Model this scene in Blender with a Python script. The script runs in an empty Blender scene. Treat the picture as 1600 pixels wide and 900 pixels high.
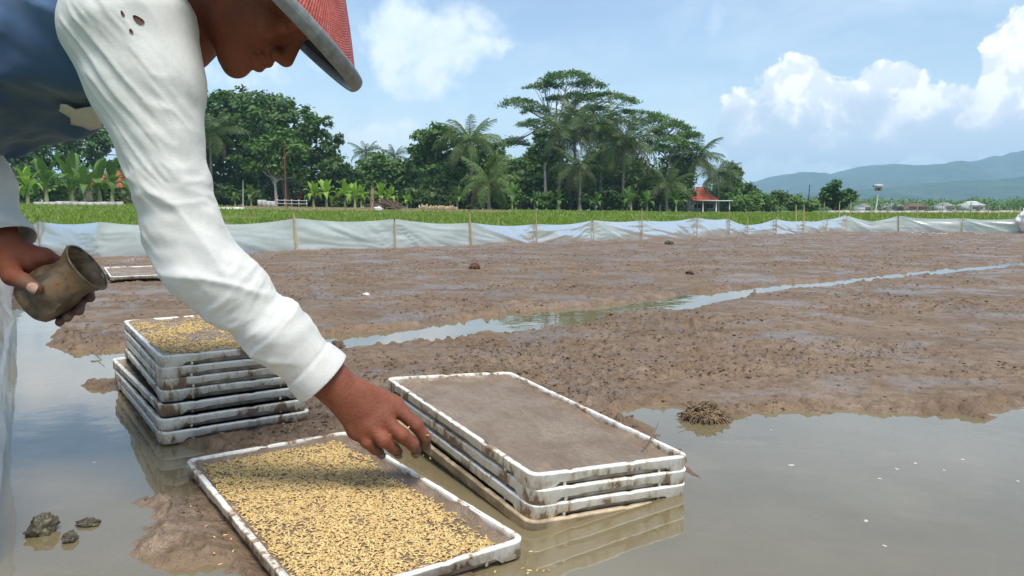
import bpy, math, random
import numpy as np
from mathutils import Vector, Matrix
R = math.radians
random.seed(7)
rng = np.random.default_rng(7)
scene = bpy.context.scene
C = scene.collection

# ------------------------------------------------------------------ camera
FPX, HZ, CAMH = 1184.0, 328.0, 0.456          # focal length and horizon in photo pixels, eye height in metres
PITCH = math.atan((450 - HZ) / FPX)
cam_data = bpy.data.cameras.new('camera')
cam_data.sensor_width = 36.0
cam_data.lens = 36.0 * FPX / 1600.0
cam_data.clip_start = 0.02
cam_data.clip_end = 20000
cam = bpy.data.objects.new('camera', cam_data)
cam.location = (0, 0, CAMH)
cam.rotation_euler = (math.pi / 2 - PITCH, 0, 0)
C.objects.link(cam)
scene.camera = cam

# ------------------------------------------------------------------ light
SUN_EL, SUN_AZ = 65.0, 152.0                   # azimuth clockwise from +Y (the view direction)
sun_dir = Vector((math.sin(R(SUN_AZ)) * math.cos(R(SUN_EL)), math.cos(R(SUN_AZ)) * math.cos(R(SUN_EL)), math.sin(R(SUN_EL))))
sd = bpy.data.lights.new('sun', 'SUN')
sd.energy = 2.75
sd.angle = R(20.0)
sd.color = (1.0, 0.955, 0.89)
so = bpy.data.objects.new('sun', sd)
so.rotation_euler = sun_dir.to_track_quat('Z', 'Y').to_euler()
C.objects.link(so)

scene.cycles.volume_bounces = 1
scene.view_settings.view_transform = 'Standard'
scene.view_settings.look = 'None'
scene.view_settings.exposure = 0.50
scene.view_settings.gamma = 1.0
scene.view_settings.use_curve_mapping = False

class NT:
    """small node-tree writer"""
    def __init__(s, nt):
        s.nt = nt
    def n(s, typ, **kw):
        nd = s.nt.nodes.new(typ)
        for k, v in kw.items():
            if k == 'ins':
                for kk, vv in v.items():
                    s.set(nd.inputs[kk], vv)
            else:
                setattr(nd, k, v)
        return nd
    def set(s, sock, v):
        if isinstance(v, bpy.types.NodeSocket):
            s.nt.links.new(v, sock)
        elif isinstance(v, (tuple, list)) and len(v) == 3 and sock.type == 'RGBA':
            sock.default_value = (*v, 1)
        else:
            sock.default_value = v
    def math(s, op, a, b=None, c=None, clamp=False):
        nd = s.nt.nodes.new('ShaderNodeMath'); nd.operation = op; nd.use_clamp = clamp
        s.set(nd.inputs[0], a)
        if b is not None: s.set(nd.inputs[1], b)
        if c is not None: s.set(nd.inputs[2], c)
        return nd.outputs[0]
    def mix(s, f, a, b, typ='MIX'):
        nd = s.nt.nodes.new('ShaderNodeMix'); nd.data_type = 'RGBA'; nd.blend_type = typ
        s.set(nd.inputs[0], f); s.set(nd.inputs[6], a); s.set(nd.inputs[7], b)
        return nd.outputs[2]
    def ramp(s, v, lo, hi, a=0.0, b=1.0, smooth=True):
        nd = s.nt.nodes.new('ShaderNodeMapRange')
        nd.interpolation_type = 'SMOOTHSTEP' if smooth else 'LINEAR'
        for i, q in enumerate((v, lo, hi, a, b)): s.set(nd.inputs[i], q)
        return nd.outputs[0]
    def noise(s, vec, scale, detail=4, rough=0.55, dist=0.0, out=0):
        nd = s.nt.nodes.new('ShaderNodeTexNoise')
        if vec is not None: s.set(nd.inputs['Vector'], vec)
        nd.inputs['Scale'].default_value = scale; nd.inputs['Detail'].default_value = detail
        nd.inputs['Roughness'].default_value = rough; nd.inputs['Distortion'].default_value = dist
        return nd.outputs[out]
    def vmul(s, v, xyz):
        nd = s.nt.nodes.new('ShaderNodeVectorMath'); nd.operation = 'MULTIPLY'
        s.set(nd.inputs[0], v); nd.inputs[1].default_value = xyz
        return nd.outputs[0]
    def vadd(s, v, w):
        nd = s.nt.nodes.new('ShaderNodeVectorMath'); nd.operation = 'ADD'
        s.set(nd.inputs[0], v); s.set(nd.inputs[1], w)
        return nd.outputs[0]

# ------------------------------------------------------------------ sky
world = bpy.data.worlds.new('World'); scene.world = world; world.use_nodes = True
wt = world.node_tree; wt.nodes.clear(); w = NT(wt)
sky = w.n('ShaderNodeTexSky', sky_type='NISHITA')
sky.sun_disc = False; sky.sun_elevation = R(SUN_EL); sky.sun_rotation = R(SUN_AZ)
sky.altitude = 50; sky.air_density = 1.0; sky.dust_density = 1.6; sky.ozone_density = 1.6
gen = w.n('ShaderNodeTexCoord').outputs['Generated']
sep = w.n('ShaderNodeSeparateXYZ', ins={0: gen})
az = w.math('MULTIPLY', w.math('ARCTAN2', sep.outputs[0], sep.outputs[1]), 180 / math.pi)
el = w.math('MULTIPLY', w.math('ARCSINE', sep.outputs[2]), 180 / math.pi)
def pix_ae(px, py):
    x, y, z = (px - 800) / FPX, 1.0, -(py - 450) / FPX
    c, s = math.cos(PITCH), math.sin(PITCH)
    X, Y, Z = x, y * c + z * s, -y * s + z * c
    return math.degrees(math.atan2(X, Y)), math.degrees(math.atan2(Z, math.hypot(X, Y)))
def blob(px, py, rx, ry):
    a, e = pix_ae(px, py); k = 180 / math.pi / FPX
    da = w.math('DIVIDE', w.math('SUBTRACT', az, a), rx * k)
    de = w.math('DIVIDE', w.math('SUBTRACT', el, e), ry * k)
    r2 = w.math('ADD', w.math('MULTIPLY', da, da), w.math('MULTIPLY', de, de))
    return w.math('SUBTRACT', 1.0, w.math('SQRT', r2))
def wmax(lst):
    o = lst[0]
    for q in lst[1:]:
        nd = wt.nodes.new('ShaderNodeMath'); nd.operation = 'SMOOTH_MAX'
        w.set(nd.inputs[0], o); w.set(nd.inputs[1], q); nd.inputs[2].default_value = 0.25
        o = nd.outputs[0]
    return o
warp = w.noise(gen, 9, 3, 0.6, out=1)
gw = w.vadd(gen, w.vmul(w.vadd(warp, (-0.5, -0.5, -0.5)), (0.05, 0.05, 0.05)))
puff = w.noise(gw, 15, 6, 0.58)
puff_up = w.noise(w.vadd(gw, (-0.012, -0.004, 0.022)), 15, 4, 0.58)
cumulus = wmax([blob(1250, 190, 105, 66), blob(1228, 138, 46, 44), blob(1392, 142, 52, 44), blob(1340, 195, 130, 58), blob(1490, 190, 120, 56),
                blob(1605, 120, 62, 80), blob(1600, 185, 90, 60), blob(1720, 150, 150, 70), blob(1165, 200, 52, 56), blob(1990, 190, 160, 70)])
cum = w.math('ADD', w.math('MULTIPLY', cumulus, 1.0), w.math('MULTIPLY', w.math('SUBTRACT', puff, 0.5), 1.9))
cum_d = w.ramp(cum, 0.04, 0.17)
# scattered white cumulus elsewhere in the sky, the same everywhere round the horizon
scat = w.noise(w.vmul(gw, (1, 1, 2.2)), 3.2, 5, 0.6)
soft = wmax([blob(625, 60, 75, 90), blob(690, 70, 130, 60), blob(590, 215, 60, 28), blob(860, 175, 75, 60), blob(650, 130, 80, 45), blob(640, 205, 36, 30), blob(110, 60, 330, 130), blob(-260, 120, 330, 150), blob(1330, 235, 330, 60), blob(1800, 230, 330, 70)])
soft = w.math('ADD', soft, w.math('MULTIPLY', w.math('SUBTRACT', puff, 0.5), 2.3))
soft_d = w.math('MULTIPLY', w.ramp(soft, 0.05, 0.75), 0.85)
scat_d = w.math('MULTIPLY', w.ramp(scat, 0.50, 0.78), 0.5)
scat_d = w.math('MULTIPLY', scat_d, w.ramp(el, 14, 34))
veil = w.noise(w.vmul(gw, (1.0, 1.0, 4.5)), 2.6, 6, 0.62, 0.4)
veil_d = w.math('MULTIPLY', w.ramp(veil, 0.36, 0.78), 0.42)
low = w.ramp(el, 11.0, 0.5)                       # pale stratus and vapour towards the horizon, all the way round
low_d = w.math('MULTIPLY', low, 0.78)
trail = w.math('ADD', blob(1118, 25, 26, 70), w.math('MULTIPLY', w.math('SUBTRACT', puff, 0.5), 2.0))
trail_d = w.math('MULTIPLY', w.ramp(trail, 0.1, 0.9), 0.4)
thin = w.math('MAXIMUM', w.math('MAXIMUM', veil_d, low_d), w.math('MAXIMUM', w.math('MAXIMUM', soft_d, scat_d), trail_d))
# undersides of the heaps are greyer than their tops
lit = w.ramp(w.math('SUBTRACT', puff, puff_up), -0.055, 0.05)
high = w.ramp(w.math('ADD', el, w.math('MULTIPLY', w.math('SUBTRACT', puff, 0.5), 14)), 4.5, 8.5)
lit = w.math('MULTIPLY', w.math('MULTIPLY_ADD', lit, 0.55, 0.45), high)
cum_c = w.mix(lit, (0.56, 0.65, 0.78), (1.02, 1.02, 1.02))
thin_c = w.mix(w.ramp(puff, 0.35, 0.65), (0.62, 0.76, 0.93), (0.84, 0.90, 0.98))
bg_sky = w.n('ShaderNodeBackground', ins={'Color': w.mix(1.0, sky.outputs[0], (1.0, 0.98, 0.94), 'MULTIPLY'), 'Strength': 0.15})
bg_thin = w.n('ShaderNodeBackground', ins={'Color': thin_c, 'Strength': 0.95})
bg_cum = w.n('ShaderNodeBackground', ins={'Color': cum_c, 'Strength': 0.92})
m1 = w.n('ShaderNodeMixShader', ins={0: thin, 1: bg_sky.outputs[0], 2: bg_thin.outputs[0]})
m2 = w.n('ShaderNodeMixShader', ins={0: cum_d, 1: m1.outputs[0], 2: bg_cum.outputs[0]})
w.n('ShaderNodeOutputWorld', ins={0: m2.outputs[0]})

# ------------------------------------------------------------------ helpers
def ray(px, py):
    x, y, z = (px - 800) / FPX, 1.0, -(py - 450) / FPX
    c, s = math.cos(PITCH), math.sin(PITCH)
    return np.array([x, y * c + z * s, -y * s + z * c])
def at(px, py, z=0.0):
    d = ray(px, py); t = (z - CAMH) / d[2]
    return np.array([0, 0, CAMH]) + t * d
def atd(px, py, Y):
    d = ray(px, py)
    return np.array([0, 0, CAMH]) + d * (Y / d[1])

def hash_(ix, iy, iz, seed):
    h = (ix.astype(np.int64) * 374761393 + iy.astype(np.int64) * 668265263 + iz.astype(np.int64) * 2147483647 + seed * 1274126177) & 0xffffffff
    h = ((h ^ (h >> 13)) * 1274126177) & 0xffffffff
    h = ((h ^ (h >> 16)) * 2246822519) & 0xffffffff
    return ((h ^ (h >> 15)) & 0xffffff) / float(0xffffff)
def vnoise(P, seed=0):
    """value noise on (N,2) or (N,3) points, 0..1"""
    P = np.asarray(P, float)
    I = np.floor(P).astype(np.int64); Fr = P - I; U = Fr * Fr * (3 - 2 * Fr)
    ix, iy, ux, uy = I[:, 0], I[:, 1], U[:, 0], U[:, 1]
    def layer(z):
        a = hash_(ix, iy, z, seed); b = hash_(ix + 1, iy, z, seed); c = hash_(ix, iy + 1, z, seed); d = hash_(ix + 1, iy + 1, z, seed)
        return (a * (1 - ux) + b * ux) * (1 - uy) + (c * (1 - ux) + d * ux) * uy
    if P.shape[1] == 2:
        return layer(np.zeros_like(ix))
    return layer(I[:, 2]) * (1 - U[:, 2]) + layer(I[:, 2] + 1) * U[:, 2]
def fbm(P, oct=4, seed=0, gain=0.5):
    P = np.asarray(P, float); s = 0; a = 1; t = 0
    for o in range(oct):
        s = s + a * vnoise(P * 2.03 ** o + 17.3 * o, seed + o); t += a; a *= gain
    return s / t
def sstep(a, b, x):
    t = np.clip((x - a) / (b - a), 0, 1)
    return t * t * (3 - 2 * t)
def poly_sd(P, poly):
    """signed distance of (N,2) points to a closed polygon, negative inside"""
    poly = np.asarray(poly, float); n = len(poly)
    best = np.full(len(P), 1e18); ins = np.zeros(len(P), bool)
    for i in range(n):
        a = poly[i]; b = poly[(i + 1) % n]; e = b - a
        wv = P - a; t = np.clip((wv @ e) / (e @ e + 1e-12), 0, 1)
        best = np.minimum(best, ((wv - t[:, None] * e) ** 2).sum(1))
        c = ((a[1] > P[:, 1]) != (b[1] > P[:, 1]))
        if abs(e[1]) > 1e-12:
            ins ^= c & (P[:, 0] < e[0] * (P[:, 1] - a[1]) / e[1] + a[0])
    d = np.sqrt(best)
    return np.where(ins, -d, d)

def mesh_np(name, V, F, smooth=False):
    """mesh from arrays; F is one array (n,k) or a list of such arrays"""
    if isinstance(F, np.ndarray): F = [F]
    F = [f for f in F if len(f)]
    me = bpy.data.meshes.new(name)
    V = np.asarray(V, np.float32)
    me.vertices.add(len(V)); me.vertices.foreach_set('co', V.ravel())
    loops = np.concatenate([np.asarray(f, np.int32).ravel() for f in F])
    tot = np.concatenate([np.full(len(f), f.shape[1], np.int32) for f in F])
    st = np.concatenate([[0], np.cumsum(tot)[:-1]]).astype(np.int32)
    me.loops.add(len(loops)); me.loops.foreach_set('vertex_index', loops)
    me.polygons.add(len(tot)); me.polygons.foreach_set('loop_start', st); me.polygons.foreach_set('loop_total', tot)
    if smooth: me.polygons.foreach_set('use_smooth', np.ones(len(tot), bool))
    me.update(calc_edges=True); me.validate()
    return me
def obj(name, me, m=None, parent=None, loc=None, rot=None, scale=None):
    if m is not None and not len(me.materials): me.materials.append(m)
    o = bpy.data.objects.new(name, me); C.objects.link(o)
    if parent is not None: o.parent = parent
    if loc is not None: o.location = loc
    if rot is not None: o.rotation_euler = rot
    if scale is not None: o.scale = scale
    return o
def tag(o, label=None, cat=None, group=None, kind=None):
    if label: o['label'] = label
    if cat: o['category'] = cat
    if group: o['group'] = group
    if kind: o['kind'] = kind
    return o
def empty(name, loc=(0, 0, 0), rz=0.0, label=None, cat=None, group=None):
    o = bpy.data.objects.new(name, None); C.objects.link(o); o.empty_display_size = 0.05
    o.location = loc; o.rotation_euler = (0, 0, rz)
    return tag(o, label, cat, group)

class MB:
    """collects pieces into one mesh"""
    def __init__(s):
        s.V = []; s.F = {}; s.n = 0
    def add(s, V, F):
        V = np.asarray(V, float).reshape(-1, 3)
        for f in (F if isinstance(F, list) and len(F) and isinstance(F[0], np.ndarray) else [np.asarray(F)]):
            if len(f): s.F.setdefault(f.shape[1], []).append(f + s.n)
        s.V.append(V); s.n += len(V); return s
    def mesh(s, name, smooth=False):
        return mesh_np(name, np.concatenate(s.V), [np.concatenate(v) for v in s.F.values()], smooth)
    def box(s, c, size, rz=0.0):
        c = np.asarray(c, float); h = np.asarray(size, float) / 2
        P = np.array([[x, y, z] for z in (-1, 1) for x, y in ((-1, -1), (1, -1), (1, 1), (-1, 1))]) * h
        ca, sa = math.cos(rz), math.sin(rz)
        P = np.stack([P[:, 0] * ca - P[:, 1] * sa, P[:, 0] * sa + P[:, 1] * ca, P[:, 2]], 1) + c
        return s.add(P, np.array([[3, 2, 1, 0], [4, 5, 6, 7], [0, 1, 5, 4], [1, 2, 6, 5], [2, 3, 7, 6], [3, 0, 4, 7]]))
    def tube(s, pts, rad, n=8, cap=True):
        pts = np.asarray(pts, float); m = len(pts); rad = np.broadcast_to(np.asarray(rad, float), (m,))
        T = np.gradient(pts, axis=0); T /= np.linalg.norm(T, axis=1)[:, None] + 1e-12
        ref = np.array([0.0, 0, 1]) if abs(T[0][2]) < 0.8 else np.array([0.0, 1, 0])
        a = np.arange(n) * 2 * math.pi / n; V = []
        for i in range(m):
            u = np.cross(T[i], ref); u /= np.linalg.norm(u) + 1e-12; v = np.cross(T[i], u)
            V.append(pts[i] + rad[i] * (np.cos(a)[:, None] * u + np.sin(a)[:, None] * v))
        V = np.concatenate(V); i = np.arange(m - 1)[:, None] * n; k = np.arange(n)[None]; k2 = (k + 1) % n
        F = np.stack([i + k, i + k2, i + n + k2, i + n + k], -1).reshape(-1, 4)[:, ::-1]
        s.add(V, F)
        if cap:
            for b, rev in ((0, False), ((m - 1) * n, True)):
                ring = np.arange(n) + b + s.n - len(V)
                s.V.append(pts[0 if b == 0 else -1][None]); ci = s.n; s.n += 1
                r2 = np.roll(ring, -1)
                s.F.setdefault(3, []).append(np.stack([ring, r2, np.full(n, ci)], 1) if rev else np.stack([r2, ring, np.full(n, ci)], 1))
        return s
def lathe(prof, n=32):
    prof = np.asarray(prof, float); m = len(prof); a = np.arange(n) * 2 * math.pi / n
    V = np.stack([prof[:, 0, None] * np.cos(a), prof[:, 0, None] * np.sin(a), np.broadcast_to(prof[:, 1, None], (m, n))], -1).reshape(-1, 3)
    i = np.arange(m - 1)[:, None] * n; k = np.arange(n)[None]; k2 = (k + 1) % n
    return V, np.stack([i + k, i + k2, i + n + k2, i + n + k], -1).reshape(-1, 4)
def bez(p0, p1, p2, n=12):
    t = np.linspace(0, 1, n)[:, None]; p0, p1, p2 = map(np.asarray, (p0, p1, p2))
    return (1 - t) ** 2 * p0 + 2 * t * (1 - t) * p1 + t * t * p2
def grid_faces(nu, nv):
    i = np.arange(nu - 1)[:, None] * nv; j = np.arange(nv - 1)[None]
    return np.stack([i + j, i + j + 1, i + nv + j + 1, i + nv + j], -1).reshape(-1, 4)

def material(name):
    m = bpy.data.materials.new(name); m.use_nodes = True
    m.node_tree.nodes.clear(); t = NT(m.node_tree)
    out = t.n('ShaderNodeOutputMaterial'); return m, t, out
def pbsdf(t, out, **ins):
    b = t.n('ShaderNodeBsdfPrincipled')
    for k, v in ins.items(): t.set(b.inputs[k.replace('_', ' ')], v)
    t.nt.links.new(b.outputs[0], out.inputs[0]); return b
def bump(t, h, strength=0.4, dist=0.01):
    return t.n('ShaderNodeBump', ins={'Height': h, 'Strength': strength, 'Distance': dist}).outputs[0]
def coords(t, which='Object'):
    return t.n('ShaderNodeTexCoord').outputs[which]
def wpos(t):
    return t.n('ShaderNodeNewGeometry').outputs['Position']
def simple(name, col, rough=0.7, var=0.25, scale=20, bmp=0.0, obj_rand=0.0, spec=0.4):
    m, t, out = material(name); co = coords(t)
    nz = t.noise(co, scale, 5, 0.6)
    c = t.mix(t.ramp(nz, 0.3, 0.7), tuple(x * (1 - var) for x in col), tuple(min(1, x * (1 + var)) for x in col))
    if obj_rand:
        rnd = t.n('ShaderNodeObjectInfo').outputs['Random']
        c = t.n('ShaderNodeHueSaturation', ins={'Hue': t.math('MULTIPLY_ADD', rnd, 0.04, 0.48), 'Value': t.math('MULTIPLY_ADD', rnd, obj_rand, 1 - obj_rand / 2), 'Color': c}).outputs[0]
    kw = dict(Base_Color=c, Roughness=rough); kw['Specular_IOR_Level'] = spec
    if bmp: kw['Normal'] = bump(t, nz, 0.5, bmp)
    pbsdf(t, out, **kw); return m
# ------------------------------------------------------------------ paddy outline (fence line) and pools, in metres on the ground
ZW = -0.004                                     # water level
near_line = [(-1.25, -1.6), (-0.86, 0.30), (-0.70, 0.93), (-1.33, 1.89), (-2.39, 3.55), (-3.63, 5.45)]
corner = at(55, 399, 0.02)
fence_px = [(62, 399), (160, 402), (300, 399), (465, 392), (618, 387), (738, 383.5), (838, 379.5), (928, 376), (1003, 374), (1087, 371), (1138, 369.5), (1167, 368), (1211, 366.5), (1255, 365), (1289, 363.5),
            (1320, 362.5), (1403, 362.5), (1501, 363), (1590, 364), (1720, 365)]
far_line = [tuple(at(x, y, 0.02)[:2]) for x, y in fence_px]
paddy = near_line + far_line + [(19.0, 9.0), (15.0, -1.6)]
def P2(lst, z=ZW): return [tuple(at(x, y, z)[:2]) for x, y in lst]
channel = P2([(430, 524), (500, 526), (545, 521), (600, 518), (650, 512), (700, 505), (745, 497), (800, 492), (870, 484), (940, 478), (1000, 470), (1050, 465), (1080, 460), (1150, 454), (1250, 443), (1350, 433), (1450, 423), (1540, 415), (1640, 404), (1800, 390),
              (1800, 393), (1640, 408), (1540, 421), (1450, 430), (1350, 440), (1250, 452), (1180, 461), (1120, 475), (1060, 488), (1000, 489), (945, 494), (890, 512), (830, 518), (750, 523), (700, 533), (640, 538), (560, 544), (530, 548), (470, 556), (430, 556)])
leftpool = P2([(-60, 470), (20, 482), (95, 502), (78, 522), (66, 540), (100, 553), (150, 551), (210, 547), (300, 540), (430, 524), (430, 556), (330, 560), (215, 575), (188, 592), (125, 600), (122, 608), (186, 618), (196, 640), (182, 655), (200, 672), (235, 692), (262, 705), (320, 712),
               (300, 735), (270, 760), (205, 772), (176, 783), (190, 810), (205, 835), (176, 852), (180, 868), (215, 885), (265, 893), (345, 885), (420, 930), (480, 1100), (-200, 1300)]) + [(-0.80, 0.93), (-1.45, 1.89), (-2.6, 3.55)]
rightpool = P2([(745, 862), (812, 838), (900, 822), (1000, 800), (1085, 760), (1070, 700), (985, 652), (1030, 641), (1064, 641), (1078, 655), (1135, 668), (1160, 655), (1200, 648), (1290, 651), (1345, 648), (1400, 652), (1500, 650), (1560, 662), (1572, 645), (1640, 636), (1900, 640)]) + [(3.5, 0.9), (3.5, -0.4), (0.35, 0.1), (0.18, 0.55)]
pools = [channel, leftpool, rightpool]
small = [P2([(1045, 517), (1075, 513), (1095, 516), (1080, 520), (1055, 520)]), P2([(1150, 402), (1180, 399.5), (1212, 399), (1180, 402)])]

def mud_height(P):
    r = np.hypot(P[:, 0], P[:, 1])
    wob = (fbm(P / 0.16, 3, 3) - 0.5) * 0.10 + (fbm(P / 0.035, 3, 5) - 0.5) * 0.050
    wob_far = (fbm(P / 0.5, 3, 8) - 0.5) * 0.10 * np.clip(r / 6, 0.1, 1)
    d = np.full(len(P), 1e9)
    for p in pools: d = np.minimum(d, poly_sd(P, p))
    dj = d + wob * (1 - 0.35 * np.clip(r / 4 - 0.5, 0, 1)) + wob_far * 0.7 - 0.016 - 0.02 * np.clip(r / 6, 0, 1)
    for p in small: dj = np.minimum(dj, poly_sd(P, p) + wob * 0.4 + 0.01)
    h = -0.05 + 0.046 * sstep(-0.10, 0.0, dj) + 0.020 * sstep(0.0, 0.035, dj) + 0.006 * sstep(0.03, 0.5, dj)
    land = sstep(-0.01, 0.05, dj)
    broad = (fbm(P / 0.9, 4, 21) - 0.5)
    clod = fbm(P / 0.036, 4, 31, 0.6); clod = np.abs(2 * clod - 1) * 0.55 + clod * 0.6; fine = fbm(P / 0.013, 3, 37, 0.6)
    rough_zone = sstep(0.42, 0.62, fbm(P / np.array([0.55, 0.3]), 3, 41))
    lip = np.exp(-((dj - 0.04) / 0.035) ** 2)
    h = h + land * (0.026 * broad + (0.007 + 0.026 * rough_zone + 0.022 * lip) * (clod - 0.42) + (0.004 + 0.008 * rough_zone + 0.006 * lip) * (fine - 0.5))
    h = h + land * 0.02 * sstep(3, 9, r) * (fbm(P / np.array([0.35, 0.12]), 3, 51) - 0.5)
    for cx, cy, yaw, lim in ((-0.2268, 0.7927, 0.6092, -0.001), (-0.690, 1.446, 0.615, -0.001), (0.028, 1.048, 0.517, -0.022)):
        u = np.array([math.cos(yaw), math.sin(yaw)]); v = np.array([-u[1], u[0]])
        q = (P - np.array([cx, cy]) - u * 0.15 - v * 0.30); a = np.abs(q @ u) - 0.154; b = np.abs(q @ v) - 0.304
        e = np.maximum(a, b)
        cap = lim + 0.30 * np.clip(e, 0, 1) + 0.010 * (fbm(P / 0.05, 3, 77) - 0.35) * sstep(0.0, 0.02, e)
        h = np.where(e < 0.08, np.minimum(h, cap), h)
    return h, dj

def polar(r0, r1, nr, t0, t1, nt):
    r = np.exp(np.linspace(math.log(r0), math.log(r1), nr)); th = np.radians(np.linspace(t0, t1, nt))
    Rr, T = np.meshgrid(r, th, indexing='ij')
    return np.stack([Rr * np.sin(T), Rr * np.cos(T)], -1).reshape(-1, 2), grid_faces(nr, nt)
Pm, Fm = polar(0.34, 22.0, 900, -50, 50, 700)
dpad = poly_sd(Pm, paddy)
keep = (dpad < 0.12)
Fk = Fm[keep[Fm].all(1)]
idx = np.unique(Fk); remap = -np.ones(len(Pm), int); remap[idx] = np.arange(len(idx))
Pm = Pm[idx]; Fk = remap[Fk]
Hm, Dj = mud_height(Pm)
# mud banked under the left stack and the near tray
m_mud, t, out = material('wet_mud')
p = wpos(t)
n5 = t.noise(t.vmul(p, (0.35, 1.6, 1)), 3.2, 6, 0.68); n1 = t.noise(p, 2.2, 5, 0.6); n2 = t.noise(p, 26, 5, 0.65); n3 = t.noise(p, 120, 3, 0.6); n4 = t.noise(p, 7, 4, 0.55, 0.6)
c = t.mix(t.ramp(n1, 0.3, 0.7), (0.180, 0.123, 0.078), (0.248, 0.177, 0.117))
c = t.mix(t.ramp(n2, 0.42, 0.68, 0, 0.85), c, (0.130, 0.088, 0.050))
c = t.mix(t.ramp(n4, 0.55, 0.75, 0, 0.55), c, (0.285, 0.215, 0.150))
c = t.mix(t.ramp(n3, 0.54, 0.70, 0, 0.7), c, (0.075, 0.052, 0.034))
c = t.mix(t.ramp(n5, 0.50, 0.66, 0, 0.62), c, (0.120, 0.080, 0.046))
wet = t.ramp(t.noise(p, 3.1, 4, 0.6, 0.8), 0.47, 0.62)
rough = t.math('ADD', t.math('MULTIPLY', wet, -0.30), t.math('MULTIPLY_ADD', n2, 0.22, 0.46))
hgt = t.math('ADD', t.math('MULTIPLY', n2, 0.6), t.math('MULTIPLY', n3, 0.35))
pbsdf(t, out, Base_Color=c, Roughness=rough, Specular_IOR_Level=t.math('MULTIPLY_ADD', wet, 0.35, 0.12), Normal=bump(t, hgt, 0.95, 0.013))
mud = obj('mud_field', mesh_np('mud_field', np.column_stack([Pm, Hm]), Fk, True), m_mud)
tag(mud, 'brown wet paddy mud crossed by a water channel', 'mud', kind='structure')

# murky water: sky mirrored at grazing angles, silt and a little of the bottom seen from above
m_wat, t, out = material('murky_water')
p = wpos(t)
silt = t.mix(t.ramp(t.noise(p, 1.6, 4, 0.6), 0.35, 0.65), (0.205, 0.166, 0.086), (0.265, 0.220, 0.126))
nrm = bump(t, t.math('ADD', t.math('MULTIPLY', t.noise(p, 7, 3, 0.5), 1.0), t.math('MULTIPLY', t.noise(t.vmul(p, (1, 0.45, 1)), 38, 2, 0.5), 0.05)), 0.05, 0.02)
dif = t.n('ShaderNodeBsdfDiffuse', ins={'Color': silt})
tra = t.n('ShaderNodeBsdfTransparent', ins={'Color': (0.80, 0.72, 0.55)})
body = t.n('ShaderNodeMixShader', ins={0: 0.22, 1: dif.outputs[0], 2: tra.outputs[0]})
glo = t.n('ShaderNodeBsdfGlossy', ins={'Color': (0.98, 0.98, 0.98), 'Roughness': 0.015, 'Normal': nrm})
fr = t.n('ShaderNodeFresnel', ins={'IOR': 2.0, 'Normal': nrm})
mx = t.n('ShaderNodeMixShader', ins={0: fr.outputs[0], 1: body.outputs[0], 2: glo.outputs[0]})
t.nt.links.new(mx.outputs[0], out.inputs[0])
Pw, Fw = polar(0.30, 24.0, 90, -64, 64, 160)
kw = (poly_sd(Pw, paddy) < 0.40)
Fw = Fw[kw[Fw].all(1)]; idx = np.unique(Fw); remap = -np.ones(len(Pw), int); remap[idx] = np.arange(len(idx))
water = obj('water', mesh_np('water', np.column_stack([Pw[idx], np.full(len(idx), ZW)]), remap[Fw], True), m_wat)
tag(water, 'shallow murky paddy water mirroring the sky', 'water', kind='structure')

# ------------------------------------------------------------------ ground outside the fence, out to the horizon
def ground_z(P):
    d = poly_sd(P, paddy); r = np.hypot(P[:, 0], P[:, 1])
    azm = np.degrees(np.arctan2(P[:, 0], P[:, 1]))
    side = np.clip((14 - azm) / 40, 0, 1)
    rise = sstep(9, 85, r) * (0.16 + 0.78 * side) * sstep(60, 44, np.abs(azm))
    z = -0.14 + 0.19 * sstep(-0.10, 0.10, d) + rise
    z = z + sstep(0.1, 2, d) * (fbm(P / 1.7, 3, 61) - 0.5) * 0.07
    return z, d
rr = np.concatenate([np.exp(np.linspace(math.log(0.3), math.log(30), 190)), np.exp(np.linspace(math.log(31), math.log(9000), 70))])
th = np.radians(np.linspace(-180, 180, 541))
Rr, T = np.meshgrid(rr, th, indexing='ij')
Pg = np.stack([Rr * np.sin(T), Rr * np.cos(T)], -1).reshape(-1, 2)
Zg, _ = ground_z(Pg)
m_gr, t, out = material('field_ground')
p = wpos(t)
c = t.mix(t.ramp(t.noise(p, 0.10, 4, 0.6), 0.35, 0.65), (0.115, 0.165, 0.036), (0.150, 0.185, 0.050))
c = t.mix(t.ramp(t.noise(p, 2.5, 5, 0.65), 0.5, 0.72, 0, 0.7), c, (0.055, 0.090, 0.020))
c = t.mix(t.ramp(t.noise(t.vmul(p, (0.05, 0.14, 0.05)), 1.0, 4, 0.6), 0.56, 0.68, 0, 0.8), c, (0.22, 0.165, 0.085))
sp = t.n('ShaderNodeSeparateXYZ', ins={0: p}); yy_ = t.math('ADD', sp.outputs[1], t.math('MULTIPLY', t.noise(p, 0.12, 4, 0.65), 22.0))
ratio = t.math('DIVIDE', sp.outputs[0], sp.outputs[1])
yard = t.math('MULTIPLY', t.math('MULTIPLY', t.ramp(yy_, 54, 62), t.ramp(yy_, 105, 90)), t.math('MULTIPLY', t.ramp(ratio, -0.42, -0.34), t.ramp(ratio, 0.06, -0.06)))
c = t.mix(t.math('MULTIPLY', yard, 0.85), c, (0.225, 0.160, 0.090))
pbsdf(t, out, Base_Color=c, Roughness=0.9, Specular_IOR_Level=0.2, Normal=bump(t, t.noise(p, 9, 5, 0.7), 0.8, 0.06))
ground = obj('ground', mesh_np('ground', np.column_stack([Pg, Zg]), grid_faces(len(rr), len(th)), True), m_gr)
tag(ground, 'green level fields reaching to the hills', 'ground', kind='structure')
def gz(x, y): return float(ground_z(np.array([[x, y]], float))[0][0])
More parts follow.
